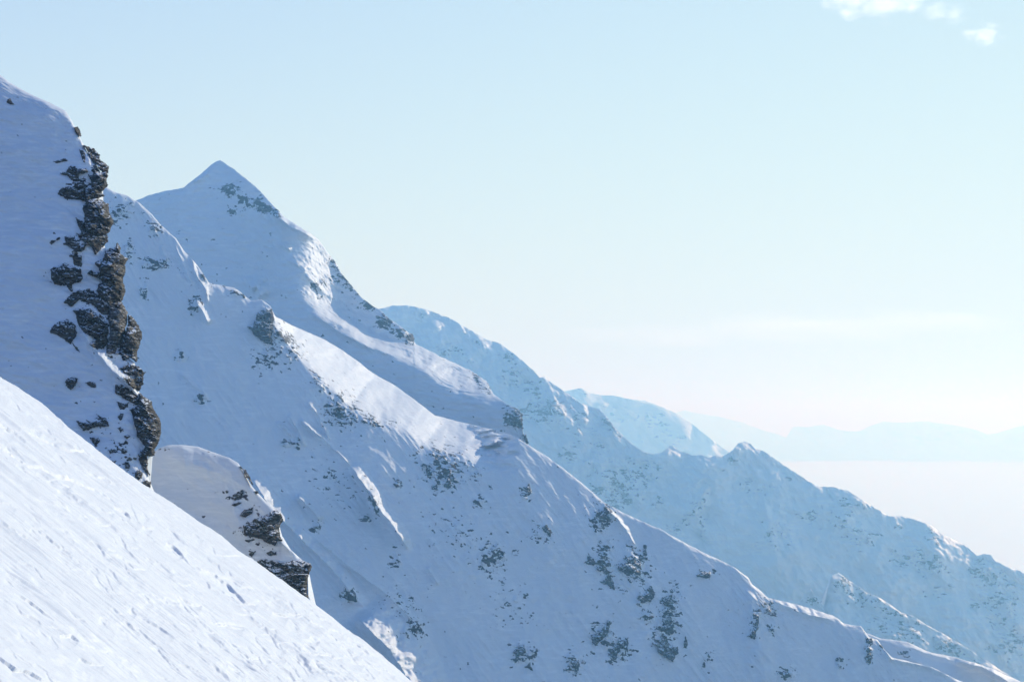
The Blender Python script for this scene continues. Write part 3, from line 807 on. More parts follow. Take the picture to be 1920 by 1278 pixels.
F3_CREST = [(1400, 1180), (1470, 1148), (1500, 1126), (1512, 1107), (1521, 1104), (1528, 1116), (1545, 1136), (1552, 1100), (1560, 1078), (1572, 1073), (1600, 1093), (1625, 1110), (1650, 1120),
            (1670, 1133), (1690, 1148), (1710, 1153), (1740, 1172), (1770, 1188), (1810, 1212), (1850, 1238), (1930, 1290), (2100, 1400)]
F3 = Layer(3100., 1650, 1160, .1, .8,
           lambda px, py: rib([(1508, 1112), (1520, 1105), (1532, 1122)], px, py, 8, 7, .8) + rib([(1620, 1110), (1690, 1150), (1760, 1186)], px, py, 14, 8, .8),
           [(90, .45, 4, 50, 1.5, True), (28, .25, 3, 40, 2, True)],
           rocks=[(1580, 1095, 24, 22, 30, .6), (1610, 1120, 24, 20, 0, .62), (1520, 1125, 20, 12, 0, .56), (1700, 1180, 40, 30, 30, .6), (1780, 1215, 34, 16, 30, .66), (1650, 1170, 40, 20, 0, .5), (1830, 1250, 40, 20, 30, .55), (1660, 1140, 40, 14, 30, .5)], rocknoise=8, rockbump=2)
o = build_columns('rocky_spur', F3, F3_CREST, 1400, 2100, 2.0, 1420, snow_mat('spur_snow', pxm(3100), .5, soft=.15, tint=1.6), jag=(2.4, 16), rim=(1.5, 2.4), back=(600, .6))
structure(o, 'broken rocky snow spur in blue haze above the lower right ridge', 'spur')

# thin sunlit wind lip above the spur
# ---- distant ranges --------------------------------------------------------------
SEA = -900.0
def range_(name, D, crest, x0, x1, label, jag):
    L = Layer(D, 1500, 820, 0, .9, None, [(60, .5, 4, 50, 1.5, True)], rocks=[(1600, 815, 700, 30, 0, .45)], rocknoise=8)
    o = build_columns(name, L, crest, x0, x1, 2.5, 860, snow_mat(name + '_snow', pxm(D), .4, soft=.4), jag=jag, rim=(0, 3), back=(D * .16, .5), rows=40)
    structure(o, label, 'mountain range')
range_('distant_range', 31000., [(1180, 800), (1250, 780), (1283, 769), (1310, 775), (1350, 781), (1390, 791), (1430, 806), (1460, 814), (1478, 822), (1520, 850)], 1180, 1520,
       'palest distant mountain range just right of the dome mountain', (1.5, 30))
range_('horizon_range', 28500., [(1400, 850), (1465, 832), (1478, 815), (1486, 800), (1515, 800), (1545, 795), (1565, 803), (1585, 808), (1612, 808), (1635, 797), (1655, 790), (1690, 792), (1722, 790), (1735, 789), (1760, 793),
        (1790, 797), (1830, 805), (1852, 814), (1868, 812), (1900, 802), (1940, 794), (2050, 790), (2300, 805), (2500, 850)], 1400, 2500,
       'long pale blue mountain range on the horizon above the sea of clouds', (1.5, 26))

# ---- sea of clouds ----------------------------------------------------------------
def build_sea():
    ys = 2600 * (60000 / 2600.) ** np.linspace(0, 1, 420)
    us = np.linspace(-1, 1, 420)
    Y = np.broadcast_to(ys[:, None], (len(ys), len(us)))
    X = us[None] * (np.maximum(Y, 4000) * .62 + 4000)
    q = np.stack([X / 1500., Y / 3200., X * 0], -1)
    z = SEA + 45 * fbm(q, 4, .5) + 16 * fbm(q * 4.3, 3, .55) - 45
    V = np.stack([X, Y, z], -1)
    m, nt, b = nodes_of('cloud_top')
    b.inputs['Base Color'].default_value = (1, 1, .98, 1)
    b.inputs['Roughness'].default_value = .5
    b.inputs['Specular IOR Level'].default_value = 1.0
    b.inputs['Sheen Weight'].default_value = 1.0
    b.inputs['Sheen Roughness'].default_value = .5
    o = make_mesh('sea_of_clouds', V, grid_faces(*X.shape), [m], True)
    structure(o, 'bright white sea of clouds filling the valley up to the distant range', 'sea of clouds')
build_sea()

def build_bounce_cut_floor():  # unseen dark floor added to cut light bounced up onto the shaded faces
    ys = np.linspace(-9000, 4200, 90)
    xs = np.linspace(-24000, 24000, 120)
    X, Y = np.meshgrid(xs, ys)
    z = SEA - 70 + 60 * fbm(np.stack([X / 2500., Y / 2500., X * 0 + 3], -1), 4, .5)
    m, nt, b = nodes_of('bounce_cut_dark')
    tc = nd(nt, 'ShaderNodeTexCoord').outputs['Object']
    n = noise(nt, .004, 6, .6, tc)
    nt.links.new(mixc(nt, n, (.03, .045, .03), (.11, .12, .10)), b.inputs['Base Color'])
    b.inputs['Roughness'].default_value = .9
    o = make_mesh('bounce_cut_floor', np.stack([X, Y, z], -1), grid_faces(*X.shape), [m], True)
    structure(o, 'unseen dark floor added deep below the snow slopes to cut bounced light', 'valley')
build_bounce_cut_floor()

# ------------------------------------------------------------------ rocks
RK = {'cliff': (CL, rock_mat('cliff_rock', pxm(190), 1.05, .82)), 'knoll': (KN, rock_mat('knoll_rock', pxm(265), .95, .84)),
      'face': (BF, rock_mat('face_rock', pxm(1150), .6, .74, True)), 'peak': (PA, rock_mat('peak_rock', pxm(1750), .6, .74, True))}

def poly_sd(poly, X, Y):
    """signed distance, positive inside a closed polygon"""
    P = np.array(poly, float)
    d = np.full(X.shape, 1e9)
    ins = np.zeros(X.shape, bool)
    n = len(P)
    for i in range(n):
        a, b = P[i], P[(i + 1) % n]
        e = b - a
        t = np.clip(((X - a[0]) * e[0] + (Y - a[1]) * e[1]) / (e @ e), 0, 1)
        d = np.minimum(d, np.hypot(X - a[0] - t * e[0], Y - a[1] - t * e[1]))
        c = ((a[1] > Y) != (b[1] > Y)) & (X < (b[0] - a[0]) * (Y - a[1]) / (b[1] - a[1] + 1e-12) + a[0])
        ins ^= c
    return np.where(ins, d, -d)

def facets(X, Y, size, seed):
    """broken rock faces: every cell is a tilted plane of its own"""
    rs = np.random.RandomState(int(seed * 977) % 99991)
    ca, sa = math.cos(.35), math.sin(.35)
    wx = 3.0 * n2(X, Y, size + 5, seed + 2, 3)
    U = (X * ca + Y * sa + wx) / (size * 1.7)
    V = (-X * sa + Y * ca + wx) / size
    i0, j0 = np.floor(U), np.floor(V)
    iu, jv = (i0 - i0.min()).astype(int) + 1, (j0 - j0.min()).astype(int) + 1
    sh = (iu.max() + 2, jv.max() + 2)
    jx, jy, hh, tx, ty = rs.rand(*sh), rs.rand(*sh), rs.rand(*sh), rs.normal(0, .8, sh), rs.normal(0, .8, sh)
    best = np.full(X.shape, 1e9); out = np.zeros(X.shape)
    fu, fv = U - i0, V - j0
    for a in (-1, 0, 1):
        for b in (-1, 0, 1):
            ii, jj = iu + a, jv + b
            dx, dy = fu - a - jx[ii, jj], fv - b - jy[ii, jj]
            d = dx * dx + dy * dy
            m = d < best
            best = np.where(m, d, best)
            out = np.where(m, hh[ii, jj] + tx[ii, jj] * dx + ty[ii, jj] * dy, out)
    return out - .5

PALE = rock_mat('pale_cliff_rock', pxm(190), 1.9, .9)
def rock(kind, poly, name, label, cat='rock', group=None, thick=1.0, jag=1.0, step=None):
    L, mat = RK[kind]
    if name == 'rock_pillar': mat = PALE
    P = np.array(poly, float)
    x0, y0 = P.min(0) - 6
    x1, y1 = P.max(0) + 6
    step = step or max(.9, min(1.5, (x1 - x0) / 60))
    xs, ys = np.arange(x0, x1, step), np.arange(y0, y1, step)
    X, Y = np.meshgrid(xs, ys)
    seed = (P[0, 0] * .37 + P[0, 1] * .11) % 50
    size = math.sqrt((x1 - x0 - 12) * (y1 - y0 - 12))
    js = min(3.6, size * .10) * jag
    sd = poly_sd(poly, X, Y) + js * n2(X, Y, max(5., size * .22), seed, 4) * 1.6 + .3
    Rm = max(sd.max(), 1.5)
    inside = sd > 0
    # keep cells whose four corners lie inside
    cell = inside[:-1, :-1] & inside[1:, :-1] & inside[:-1, 1:] & inside[1:, 1:]
    if not cell.any(): return None
    s = np.clip(sd, 0, None)
    prof = 1 - np.exp(-s / (Rm * .16))
    # stepped, tilted strata plus blocky crags
    u = (X * .45 + Y) / (Rm * .55 + 3)
    u = u + 1.3 * n2(X, Y, Rm * 2.2 + 8, seed + 3, 3)
    st = u - np.floor(u)
    blk = facets(X, Y, Rm * .75 + 4, seed) ; blf = facets(X, Y, Rm * .28 + 2.5, seed + 1)
    blk2 = n2(X, Y, Rm * .35 + 2.5, seed + 5, 3)
    jt = (X * .9 - Y * .35) / (Rm * .8 + 3) + 1.1 * n2(X, Y, Rm * 2 + 6, seed + 8, 2)
    jt = jt - np.floor(jt)
    b = Rm * thick * .8 * prof * (.62 + .42 * blk + .26 * blf + .14 * blk2 + .28 * st + .16 * jt)
    base = L.base(X, Y) if False else L.ln(X, Y)
    front = base - (b + .6) / F + 1.6 / F * (1 - prof)
    backw = base + (Rm * 1.1 * prof + 2.0) / F
    used = np.zeros(inside.shape, bool)
    for a in (slice(None, -1), slice(1, None)):
        for c in (slice(None, -1), slice(1, None)):
            used[a, c] |= cell
    idx = -np.ones(inside.shape, int)
    idx[used] = np.arange(used.sum())
    n = int(used.sum())
    PF = ray3(X[used], Y[used], np.exp(front[used]))
    PB = ray3(X[used], Y[used], np.exp(backw[used]))
    cy_, cx_ = np.nonzero(cell)
    q = np.stack([idx[cy_, cx_], idx[cy_ + 1, cx_], idx[cy_ + 1, cx_ + 1], idx[cy_, cx_ + 1]], -1)
    faces = [q, q[:, ::-1] + n]
    pad = np.pad(cell, 1)
    c0, c1 = cy_ + 1, cx_ + 1
    for (dy, dx, a, b2) in ((-1, 0, (0, 0), (0, 1)), (1, 0, (1, 1), (1, 0)), (0, -1, (1, 0), (0, 0)), (0, 1, (0, 1), (1, 1))):
        m = ~pad[c0 + dy, c1 + dx]
        i = idx[cy_[m] + a[0], cx_[m] + a[1]]
        j = idx[cy_[m] + b2[0], cx_[m] + b2[1]]
        faces.append(np.stack([i, j, j + n, i + n], -1))
    V = np.concatenate([PF, PB])
    org = V.mean(0)
    o = make_mesh(name, V - org, np.concatenate(faces), [mat], False)
    o.location = org
    o['label'] = label
    o['category'] = cat
    if group: o['group'] = group
    return o

exec_rocks = []
GC = 'rock outcrops of the left cliff'
GK = 'rock outcrops on the snow knoll'
GF = 'rocks poking through the shaded face'
GP = 'rocks on the pyramid peak'
GB = 'small boulders in the snow below the cliff'
for (kd, pl, nm, lb, ct, gp, th) in [
    ('cliff', [(157, 272), (166, 275), (177, 282), (186, 290), (188, 300), (196, 305), (203, 313), (202, 324), (192, 324), (177, 307), (167, 295), (161, 283)], 'rock_outcrop', 'dark sliver of rock forming the topmost skyline edge of the left cliff', 'rock', GC, .8),
    ('cliff', [(139, 238), (146, 238), (151, 244), (153, 256), (148, 256), (141, 248)], 'rock', 'tiny dark rock tucked under the snow cornice at the very top of the cliff', 'rock', GC, .8),
    ('cliff', [(113, 325), (124, 320), (128, 314), (135, 311), (150, 315), (163, 314), (164, 323), (150, 328), (147, 341), (137, 339), (123, 330)], 'rock_outcrop', 'pointed layered rock ledge just above the long pointed grey one on the cliff', 'rock', GC, .9),
    ('cliff', [(106, 356), (119, 350), (137, 349), (141, 341), (157, 339), (163, 352), (156, 363), (160, 379), (151, 373), (142, 374), (126, 376), (113, 367)], 'rock_outcrop', 'long pointed grey rock tongue reaching left into the snow above the rounded buttress', 'rock', GC, .9),
    ('cliff', [(163, 326), (172, 328), (177, 318), (190, 322), (203, 320), (202, 336), (201, 350), (191, 361), (196, 367), (178, 373), (160, 378), (155, 363), (161, 352), (171, 351), (168, 337)], 'rock_outcrop', 'dark craggy block on the skyline directly above the rounded buttress', 'rock', GC, 1.0),
    ('cliff', [(155, 391), (160, 376), (175, 370), (191, 373), (202, 382), (204, 398), (212, 413), (209, 431), (199, 441), (175, 443), (162, 435), (157, 410)], 'rock_buttress', 'large rounded brown-grey buttress standing out at the upper cliff edge', 'rock', GC, 1.1),
    ('cliff', [(140, 403), (149, 412), (159, 417), (162, 434), (175, 441), (201, 439), (202, 452), (189, 467), (180, 479), (173, 467), (166, 461), (154, 475), (147, 467), (157, 457), (148, 445), (136, 434), (151, 436), (145, 422)], 'rock_outcrop', 'ragged dark rock hanging below the rounded buttress and tapering downward', 'rock', GC, .9),
    ('cliff', [(120, 457), (123, 441), (137, 443), (149, 460), (154, 472), (140, 473), (128, 462)], 'rock_outcrop', 'small brown rock patch left of the ragged rock below the rounded buttress', 'rock', GC, .8),
    ('cliff', [(127, 478), (140, 474), (153, 479), (154, 503), (140, 498), (136, 484)], 'rock', 'small rusty brown rock just above the isolated square block', 'rock', GC, .8),
    ('cliff', [(93, 504), (108, 498), (121, 491), (140, 498), (153, 506), (155, 523), (137, 533), (136, 547), (126, 543), (123, 535), (100, 534), (95, 518)], 'rock_outcrop', 'isolated square dark brown rock block in the snow left of the main crag', 'rock', GC, 1.0),
    ('cliff', [(172, 494), (186, 486), (192, 488), (200, 470), (206, 466), (214, 464), (219, 455), (227, 464), (225, 474), (241, 485), (235, 497), (236, 511), (230, 521), (234, 540), (235, 555), (229, 568), (215, 566), (206, 575), (196, 566), (186, 556), (180, 545), (184, 532), (190, 528), (178, 520), (165, 513), (170, 505), (184, 510), (190, 518), (184, 503)], 'rock_outcrop', 'big jagged crag forming the middle skyline edge of the cliff', 'rock', GC, 1.0),
    ('cliff', [(119, 567), (127, 556), (138, 547), (150, 542), (163, 543), (182, 551), (196, 566), (206, 578), (205, 594), (195, 592), (180, 578), (163, 566), (150, 562), (140, 570), (134, 577)], 'rock_outcrop', 'flat dark slab above the diagonal snow ledge in the middle cliff', 'rock', GC, .7),
    ('cliff', [(137, 582), (148, 576), (168, 578), (186, 588), (196, 596), (204, 612), (202, 640), (196, 656), (180, 654), (168, 645), (176, 634), (160, 626), (146, 606)], 'rock_wall', 'smooth dark green-grey wall beneath the diagonal snow ledge', 'rock', GC, .8),
    ('cliff', [(203, 575), (215, 564), (230, 566), (240, 588), (236, 610), (226, 640), (216, 663), (198, 662), (202, 640), (206, 614)], 'rock_pillar', 'pale tan vertical rock pillar at the foot of the main crag', 'rock', GC, 1.1),
    ('cliff', [(238, 586), (246, 590), (252, 600), (260, 611), (266, 622), (265, 635), (260, 655), (256, 677), (242, 671), (218, 664), (228, 640), (238, 610)], 'rock_outcrop', 'bulging dark rock nose on the skyline right of the tan pillar', 'rock', GC, 1.1),
    ('cliff', [(90, 622), (100, 610), (112, 602), (126, 598), (143, 610), (144, 629), (132, 645), (120, 636), (107, 629)], 'rock_outcrop', 'reddish brown rock wedge in the snow left of the green-grey wall', 'rock', GC, .8),
    ('cliff', [(99, 302), (112, 299), (124, 297), (129, 301), (116, 304), (105, 307)], 'rock', 'thin flat rock streak, highest of the rocks reaching left into the cliff snow', 'rock', GC, .5),
    ('cliff', [(148, 280), (156, 282), (160, 290), (160, 306), (155, 303), (152, 293)], 'rock', 'narrow upright rock sliver under the topmost skyline edge', 'rock', GC, .6),
    ('cliff', [(14, 186), (19, 184), (22, 189), (27, 196), (20, 197), (13, 193)], 'rock', 'lone little rock high in the snow near the top left corner', 'rock', None, .7),
    ('cliff', [(92, 455), (97, 450), (104, 449), (108, 444), (114, 445), (111, 450), (103, 453), (97, 459)], 'rock', 'tiny thin rock streak in the snow above the isolated square block', 'rock', GC, .6),
    ('cliff', [(224, 690), (232, 685), (248, 683), (262, 688), (273, 697), (272, 705), (258, 706), (235, 701)], 'rock_slab', 'upper of two stacked dark slabs sticking out below the skyline nose', 'rock', GC, 1.1),
    ('cliff', [(229, 705), (245, 706), (270, 708), (269, 718), (262, 731), (250, 728), (238, 718)], 'rock_slab', 'lower of two stacked dark slabs below the skyline nose', 'rock', GC, 1.0),
    ('cliff', [(215, 720), (228, 719), (240, 727), (254, 738), (262, 752), (254, 760), (240, 750), (225, 744), (216, 736)], 'rock_slab', 'slanting dark slab under the two stacked slabs', 'rock', GC, .9),
    ('cliff', [(262, 734), (270, 742), (285, 752), (289, 767), (301, 783), (303, 811), (297, 828), (292, 842), (291, 856), (268, 854), (262, 846), (272, 836), (256, 818), (253, 792), (243, 768), (258, 760)], 'rock_buttress', 'tall dark lower buttress whose right edge meets the rounded knoll', 'rock', GC, 1.0),
    ('cliff', [(219, 752), (232, 756), (242, 754), (239, 763), (230, 768), (223, 766)], 'rock', 'small dark rock beside the upper left of the tall lower buttress', 'rock', GC, .7),
    ('cliff', [(121, 717), (126, 710), (134, 707), (145, 709), (143, 722), (132, 731), (125, 726)], 'boulder', 'rounded single boulder, left one of the pair in the open snow', 'boulder', GB, 1.2),
    ('cliff', [(159, 717), (168, 714), (178, 717), (181, 727), (172, 727), (166, 722)], 'boulder', 'small split boulder, right one of the pair in the open snow', 'boulder', GB, 1.0),
    ('cliff', [(142, 786), (152, 790), (165, 791), (180, 787), (192, 788), (205, 798), (190, 799), (175, 803), (157, 809), (150, 800)], 'rock_slab', 'long flat brownish slab lying in the snow above the sunlit slope', 'rock', GB, .9),
    ('cliff', [(181, 776), (190, 781), (200, 786), (206, 799), (198, 797), (190, 789)], 'rock', 'small ragged rock touching the upper right end of the long flat slab', 'rock', GB, .7),
    ('cliff', [(168, 819), (176, 817), (188, 822), (186, 830), (179, 837), (173, 829)], 'boulder', 'squarish brown boulder just below the long flat slab', 'boulder', GB, 1.0),
    ('cliff', [(203, 845), (209, 840), (215, 848), (206, 851)], 'boulder', 'tiny dark pyramid of rock between the squarish boulder and the cliff foot', 'boulder', GB, .9),
    ('cliff', [(232, 866), (240, 864), (245, 872), (243, 879), (235, 877)], 'boulder', 'small oval boulder up-slope of the paired ones at the cliff foot', 'boulder', GB, 1.0),
    ('cliff', [(252, 885), (260, 879), (268, 886), (266, 895), (259, 900), (253, 894)], 'boulder', 'dark rounded boulder above the lowest rock of the cliff', 'boulder', GB, 1.0),
    ('cliff', [(258, 850), (272, 854), (278, 862), (277, 876), (281, 890), (272, 884), (264, 872)], 'rock_outcrop', 'narrow broken rock strip running down from the tall lower buttress', 'rock', GC, .8),
    ('cliff', [(264, 903), (272, 899), (283, 902), (283, 914), (275, 911)], 'rock', 'lowest rock of the cliff, right at the edge of the sunlit slope', 'rock', GC, .8),
    ('cliff', [(220, 781), (226, 774), (232, 773), (230, 784), (226, 790)], 'rock', 'small upright rock left of the middle of the tall lower buttress', 'rock', GC, .7),
    ('cliff', [(220, 802), (226, 799), (232, 805), (226, 811)], 'rock', 'tiny rock just below the small upright one beside the buttress', 'rock', GC, .7),
    ('cliff', [(231, 817), (240, 814), (246, 817), (238, 823)], 'rock', 'tiny flat rock at lower left of the tall lower buttress', 'rock', GC, .6),
    ('cliff', [(133, 640), (139, 646), (146, 652), (150, 660), (143, 656)], 'rock', 'sliver of rock in the snow under the reddish brown wedge', 'rock', GC, .6),
    ('knoll', [(450, 874), (458, 878), (465, 885), (475, 908), (466, 901), (458, 888)], 'rock', 'narrow dark rock just under the bright crest of the knoll', 'rock', GK, .9),
    ('knoll', [(434, 932), (440, 924), (455, 917), (460, 922), (452, 931), (440, 939)], 'rock', 'small dark rock, uppermost of the knoll patches below the crest', 'rock', GK, .8),
    ('knoll', [(448, 966), (456, 956), (474, 950), (475, 960), (460, 970)], 'rock', 'mid-sized slanting rock between the upper patch and the layered crag', 'rock', GK, .8),
    ('knoll', [(456, 984), (470, 980), (480, 971), (500, 964), (506, 957), (519, 955), (526, 960), (530, 975), (524, 990), (526, 1004), (534, 1016), (520, 1013), (515, 1022), (503, 1018), (493, 1013), (476, 1006), (459, 1004)], 'rock_crag', 'layered dark crag of thin ledges in the middle of the knoll', 'rock', GK, 1.0),
    ('knoll', [(478, 1051), (490, 1045), (510, 1047), (540, 1050), (568, 1049), (583, 1057), (580, 1080), (576, 1099), (579, 1127), (553, 1112), (525, 1094), (500, 1079)], 'rock_wall', 'broad dark rock wall at the knoll foot meeting the sunlit slope', 'rock', GK, .9),
    ('knoll', [(499, 1036), (508, 1031), (518, 1033), (518, 1040), (505, 1042)], 'rock', 'small oval rock between the layered crag and the broad wall', 'rock', GK, .8),
    ('knoll', [(465, 1038), (472, 1033), (481, 1032), (472, 1044)], 'rock', 'tiny rock left of the small oval one above the broad wall', 'rock', GK, .7),
    ('knoll', [(432, 946), (440, 942), (454, 940), (449, 946), (440, 949)], 'rock', 'thin flat rock under the uppermost knoll patch', 'rock', GK, .6),
    ('knoll', [(422, 920), (427, 917), (429, 922), (425, 925)], 'rock', 'tiny dot of rock left of the uppermost knoll patch', 'rock', GK, .8),
    ('knoll', [(477, 921), (482, 918), (486, 924), (480, 926)], 'rock', 'tiny rock on the knoll crest right of the uppermost patch', 'rock', GK, .8),
    ('knoll', [(458, 1012), (466, 1010), (474, 1012), (464, 1017)], 'rock', 'thin streak of rock at the lower left of the layered crag', 'rock', GK, .6),
    ('face', [(465, 612), (472, 606), (480, 599), (483, 586), (498, 577), (511, 576), (515, 598), (509, 643), (489, 638), (474, 626)], 'boulder', 'big blue-grey snow-capped boulder perched on the second crest', 'boulder', GF, 1.0),
    ('face', [(1092, 1056), (1100, 1050), (1103, 1037), (1113, 1046), (1114, 1060)], 'rock', 'dark rock left of the slightly lower oval one under the skyline bend', 'rock', GF, .9),
    ('face', [(1115, 1066), (1130, 1055), (1136, 1068), (1126, 1071)], 'rock', 'oval rock between the dark rock on its left and the wide block on its right', 'rock', GF, .8),
    ('face', [(1156, 1064), (1165, 1054), (1180, 1056), (1193, 1061), (1186, 1077), (1176, 1080)], 'rock', 'wide dark block in the rock cluster under the bright crest streaks', 'rock', GF, .9),
    ('face', [(1168, 1046), (1181, 1042), (1180, 1054)], 'rock', 'small rock resting just above the wide dark block', 'rock', GF, .7),
    ('face', [(1192, 1060), (1196, 1050), (1202, 1043), (1202, 1058)], 'rock', 'narrow rock at upper right of the wide dark block', 'rock', GF, .7),
    ('face', [(1124, 1090), (1134, 1084), (1140, 1073), (1151, 1088), (1152, 1106), (1138, 1096)], 'rock', 'broken rock patch below the oval rock', 'rock', GF, .7),
    ('face', [(1206, 1020), (1214, 1020), (1212, 1032), (1215, 1052), (1205, 1044)], 'rock', 'thin upright rock close under the skyline at the cluster top', 'rock', GF, .7),
    ('face', [(1194, 1123), (1207, 1116), (1212, 1106), (1221, 1098), (1228, 1114), (1222, 1128), (1205, 1129)], 'rock', 'triangular rock left of the long vertical rock rib', 'rock', GF, .9),
    ('face', [(1238, 1120), (1248, 1117), (1260, 1114), (1257, 1145), (1246, 1134)], 'rock', 'top block of the long vertical rock rib', 'rock', GF, .9),
    ('face', [(1242, 1160), (1250, 1154), (1259, 1155), (1264, 1185), (1254, 1192), (1246, 1178)], 'rock', 'middle block of the long vertical rock rib', 'rock', GF, .8),
    ('face', [(1225, 1206), (1236, 1202), (1246, 1190), (1258, 1208), (1272, 1210), (1272, 1224), (1260, 1241), (1241, 1228)], 'rock', 'large bottom block of the long vertical rock rib', 'rock', GF, .9),
    ('face', [(1105, 1190), (1112, 1186), (1122, 1188), (1132, 1172), (1140, 1162), (1147, 1167), (1140, 1189), (1128, 1200), (1117, 1211)], 'rock', 'snow-topped rock tongue left of the long vertical rib', 'rock', GF, .9),
    ('face', [(1144, 1225), (1152, 1210), (1160, 1200), (1178, 1194), (1178, 1224), (1164, 1212), (1157, 1232), (1150, 1240)], 'rock', 'forked arch-shaped rock between the rock tongue and the rib bottom', 'rock', GF, .8),
    ('face', [(1066, 1234), (1076, 1240), (1088, 1236), (1084, 1258), (1081, 1263), (1075, 1250)], 'rock', 'small ragged rock near the bottom edge left of the forked rock', 'rock', GF, .8),
    ('face', [(960, 1223), (970, 1212), (982, 1207), (987, 1223), (974, 1228)], 'rock', 'upper of two rocks near the bottom edge left of centre on the face', 'rock', GF, .8),
    ('face', [(981, 1250), (992, 1241), (1001, 1258), (990, 1253)], 'rock', 'lower of two rocks near the bottom edge left of centre on the face', 'rock', GF, .7),
    ('face', [(1015, 990), (1025, 982), (1030, 990), (1036, 997), (1033, 1009)], 'rock', 'single dark rock in the open snow left of the skyline bend', 'rock', GF, .8),
    ('face', [(1124, 966), (1133, 957), (1139, 962), (1146, 974), (1139, 981), (1131, 972)], 'rock', 'dark rock directly beneath the lit crest streaks', 'rock', GF, .8),
    ('face', [(1307, 1077), (1318, 1076), (1332, 1068), (1331, 1083), (1322, 1084)], 'rock', 'small flat rock in the smooth snow right of the cluster', 'rock', GF, .8),
    ('face', [(1281, 1213), (1285, 1189), (1290, 1204), (1287, 1215)], 'rock', 'thin upright rock right of the long vertical rib', 'rock', GF, .7),
    ('face', [(1402, 1192), (1412, 1180), (1418, 1158), (1423, 1156), (1421, 1178), (1415, 1198)], 'rock', 'dark hooked rock at the edge of the right-hand spur', 'rock', GF, .8),
    ('face', [(1315, 1250), (1321, 1235), (1323, 1250)], 'rock', 'tiny pointed rock alone near the bottom right of the face', 'rock', GF, .8),
    ('face', [(981, 913), (988, 910), (992, 903), (995, 914), (994, 926), (988, 920)], 'rock', 'small rock below the lit crest where the shoulder ends', 'rock', GF, .8),
    ('face', [(798, 880), (804, 871), (810, 882), (810, 891), (801, 892)], 'rock', 'left rock of the ring-shaped patch under the sunlit shoulder', 'rock', GF, .8),
    ('face', [(807, 916), (814, 909), (820, 906), (820, 919)], 'rock', 'lower left rock of the ring-shaped patch under the shoulder', 'rock', GF, .7),
    ('face', [(831, 910), (838, 898), (842, 882), (847, 898), (841, 918)], 'rock', 'lower right rock of the ring-shaped patch under the shoulder', 'rock', GF, .8),
    ('face', [(645, 1121), (655, 1112), (666, 1116), (670, 1128), (656, 1126)], 'rock', 'dark rock at the lower end of the broad sunlit rib', 'rock', GF, .9),
    ('face', [(697, 940), (703, 937), (706, 946), (700, 950)], 'rock', 'little rock on the left flank of the long thin rib', 'rock', GF, .9),
    ('face', [(1625, 1198), (1635, 1194), (1638, 1206), (1630, 1212)], 'rock', 'dark skyline rock near the bottom right corner', 'rock', GF, .8),
    ('face', [(1620, 1230), (1628, 1226), (1634, 1232), (1632, 1244), (1624, 1240)], 'rock', 'dark rock under the skyline rock near the bottom right corner', 'rock', GF, .7),
    ('face', [(1466, 1264), (1474, 1256), (1484, 1266), (1474, 1270)], 'rock', 'small rock at the bottom edge below the hooked rock', 'rock', GF, .7),
    ('peak', [(952, 792), (958, 780), (965, 768), (974, 767), (980, 775), (981, 806), (972, 801), (962, 800)], 'rock_outcrop', 'dark blunt outcrop ending the sunlit shoulder of the pyramid peak', 'rock', GP, .8),
    ('peak', [(894, 708), (902, 706), (912, 714), (920, 728), (908, 728), (898, 720)], 'rock', 'dark rock on the shoulder crest above the blunt outcrop', 'rock', GP, .7),
    ('peak', [(761, 640), (762, 626), (770, 624), (777, 631), (776, 648), (768, 645)], 'rock', 'pointed rock where the peak ridge meets the hazy mountain', 'rock', GP, .8),
    ('peak', [(713, 594), (720, 589), (728, 595), (728, 606), (717, 605)], 'rock', 'dark rock on the peak ridge up-slope of the pointed rock', 'rock', GP, .8),
    ('peak', [(980, 816), (985, 812), (991, 830), (988, 834), (983, 826)], 'rock', 'small dark rock on the skyline below the blunt outcrop', 'rock', GP, .7),
]:
    rock(kd, pl, nm, lb, ct, gp, th)

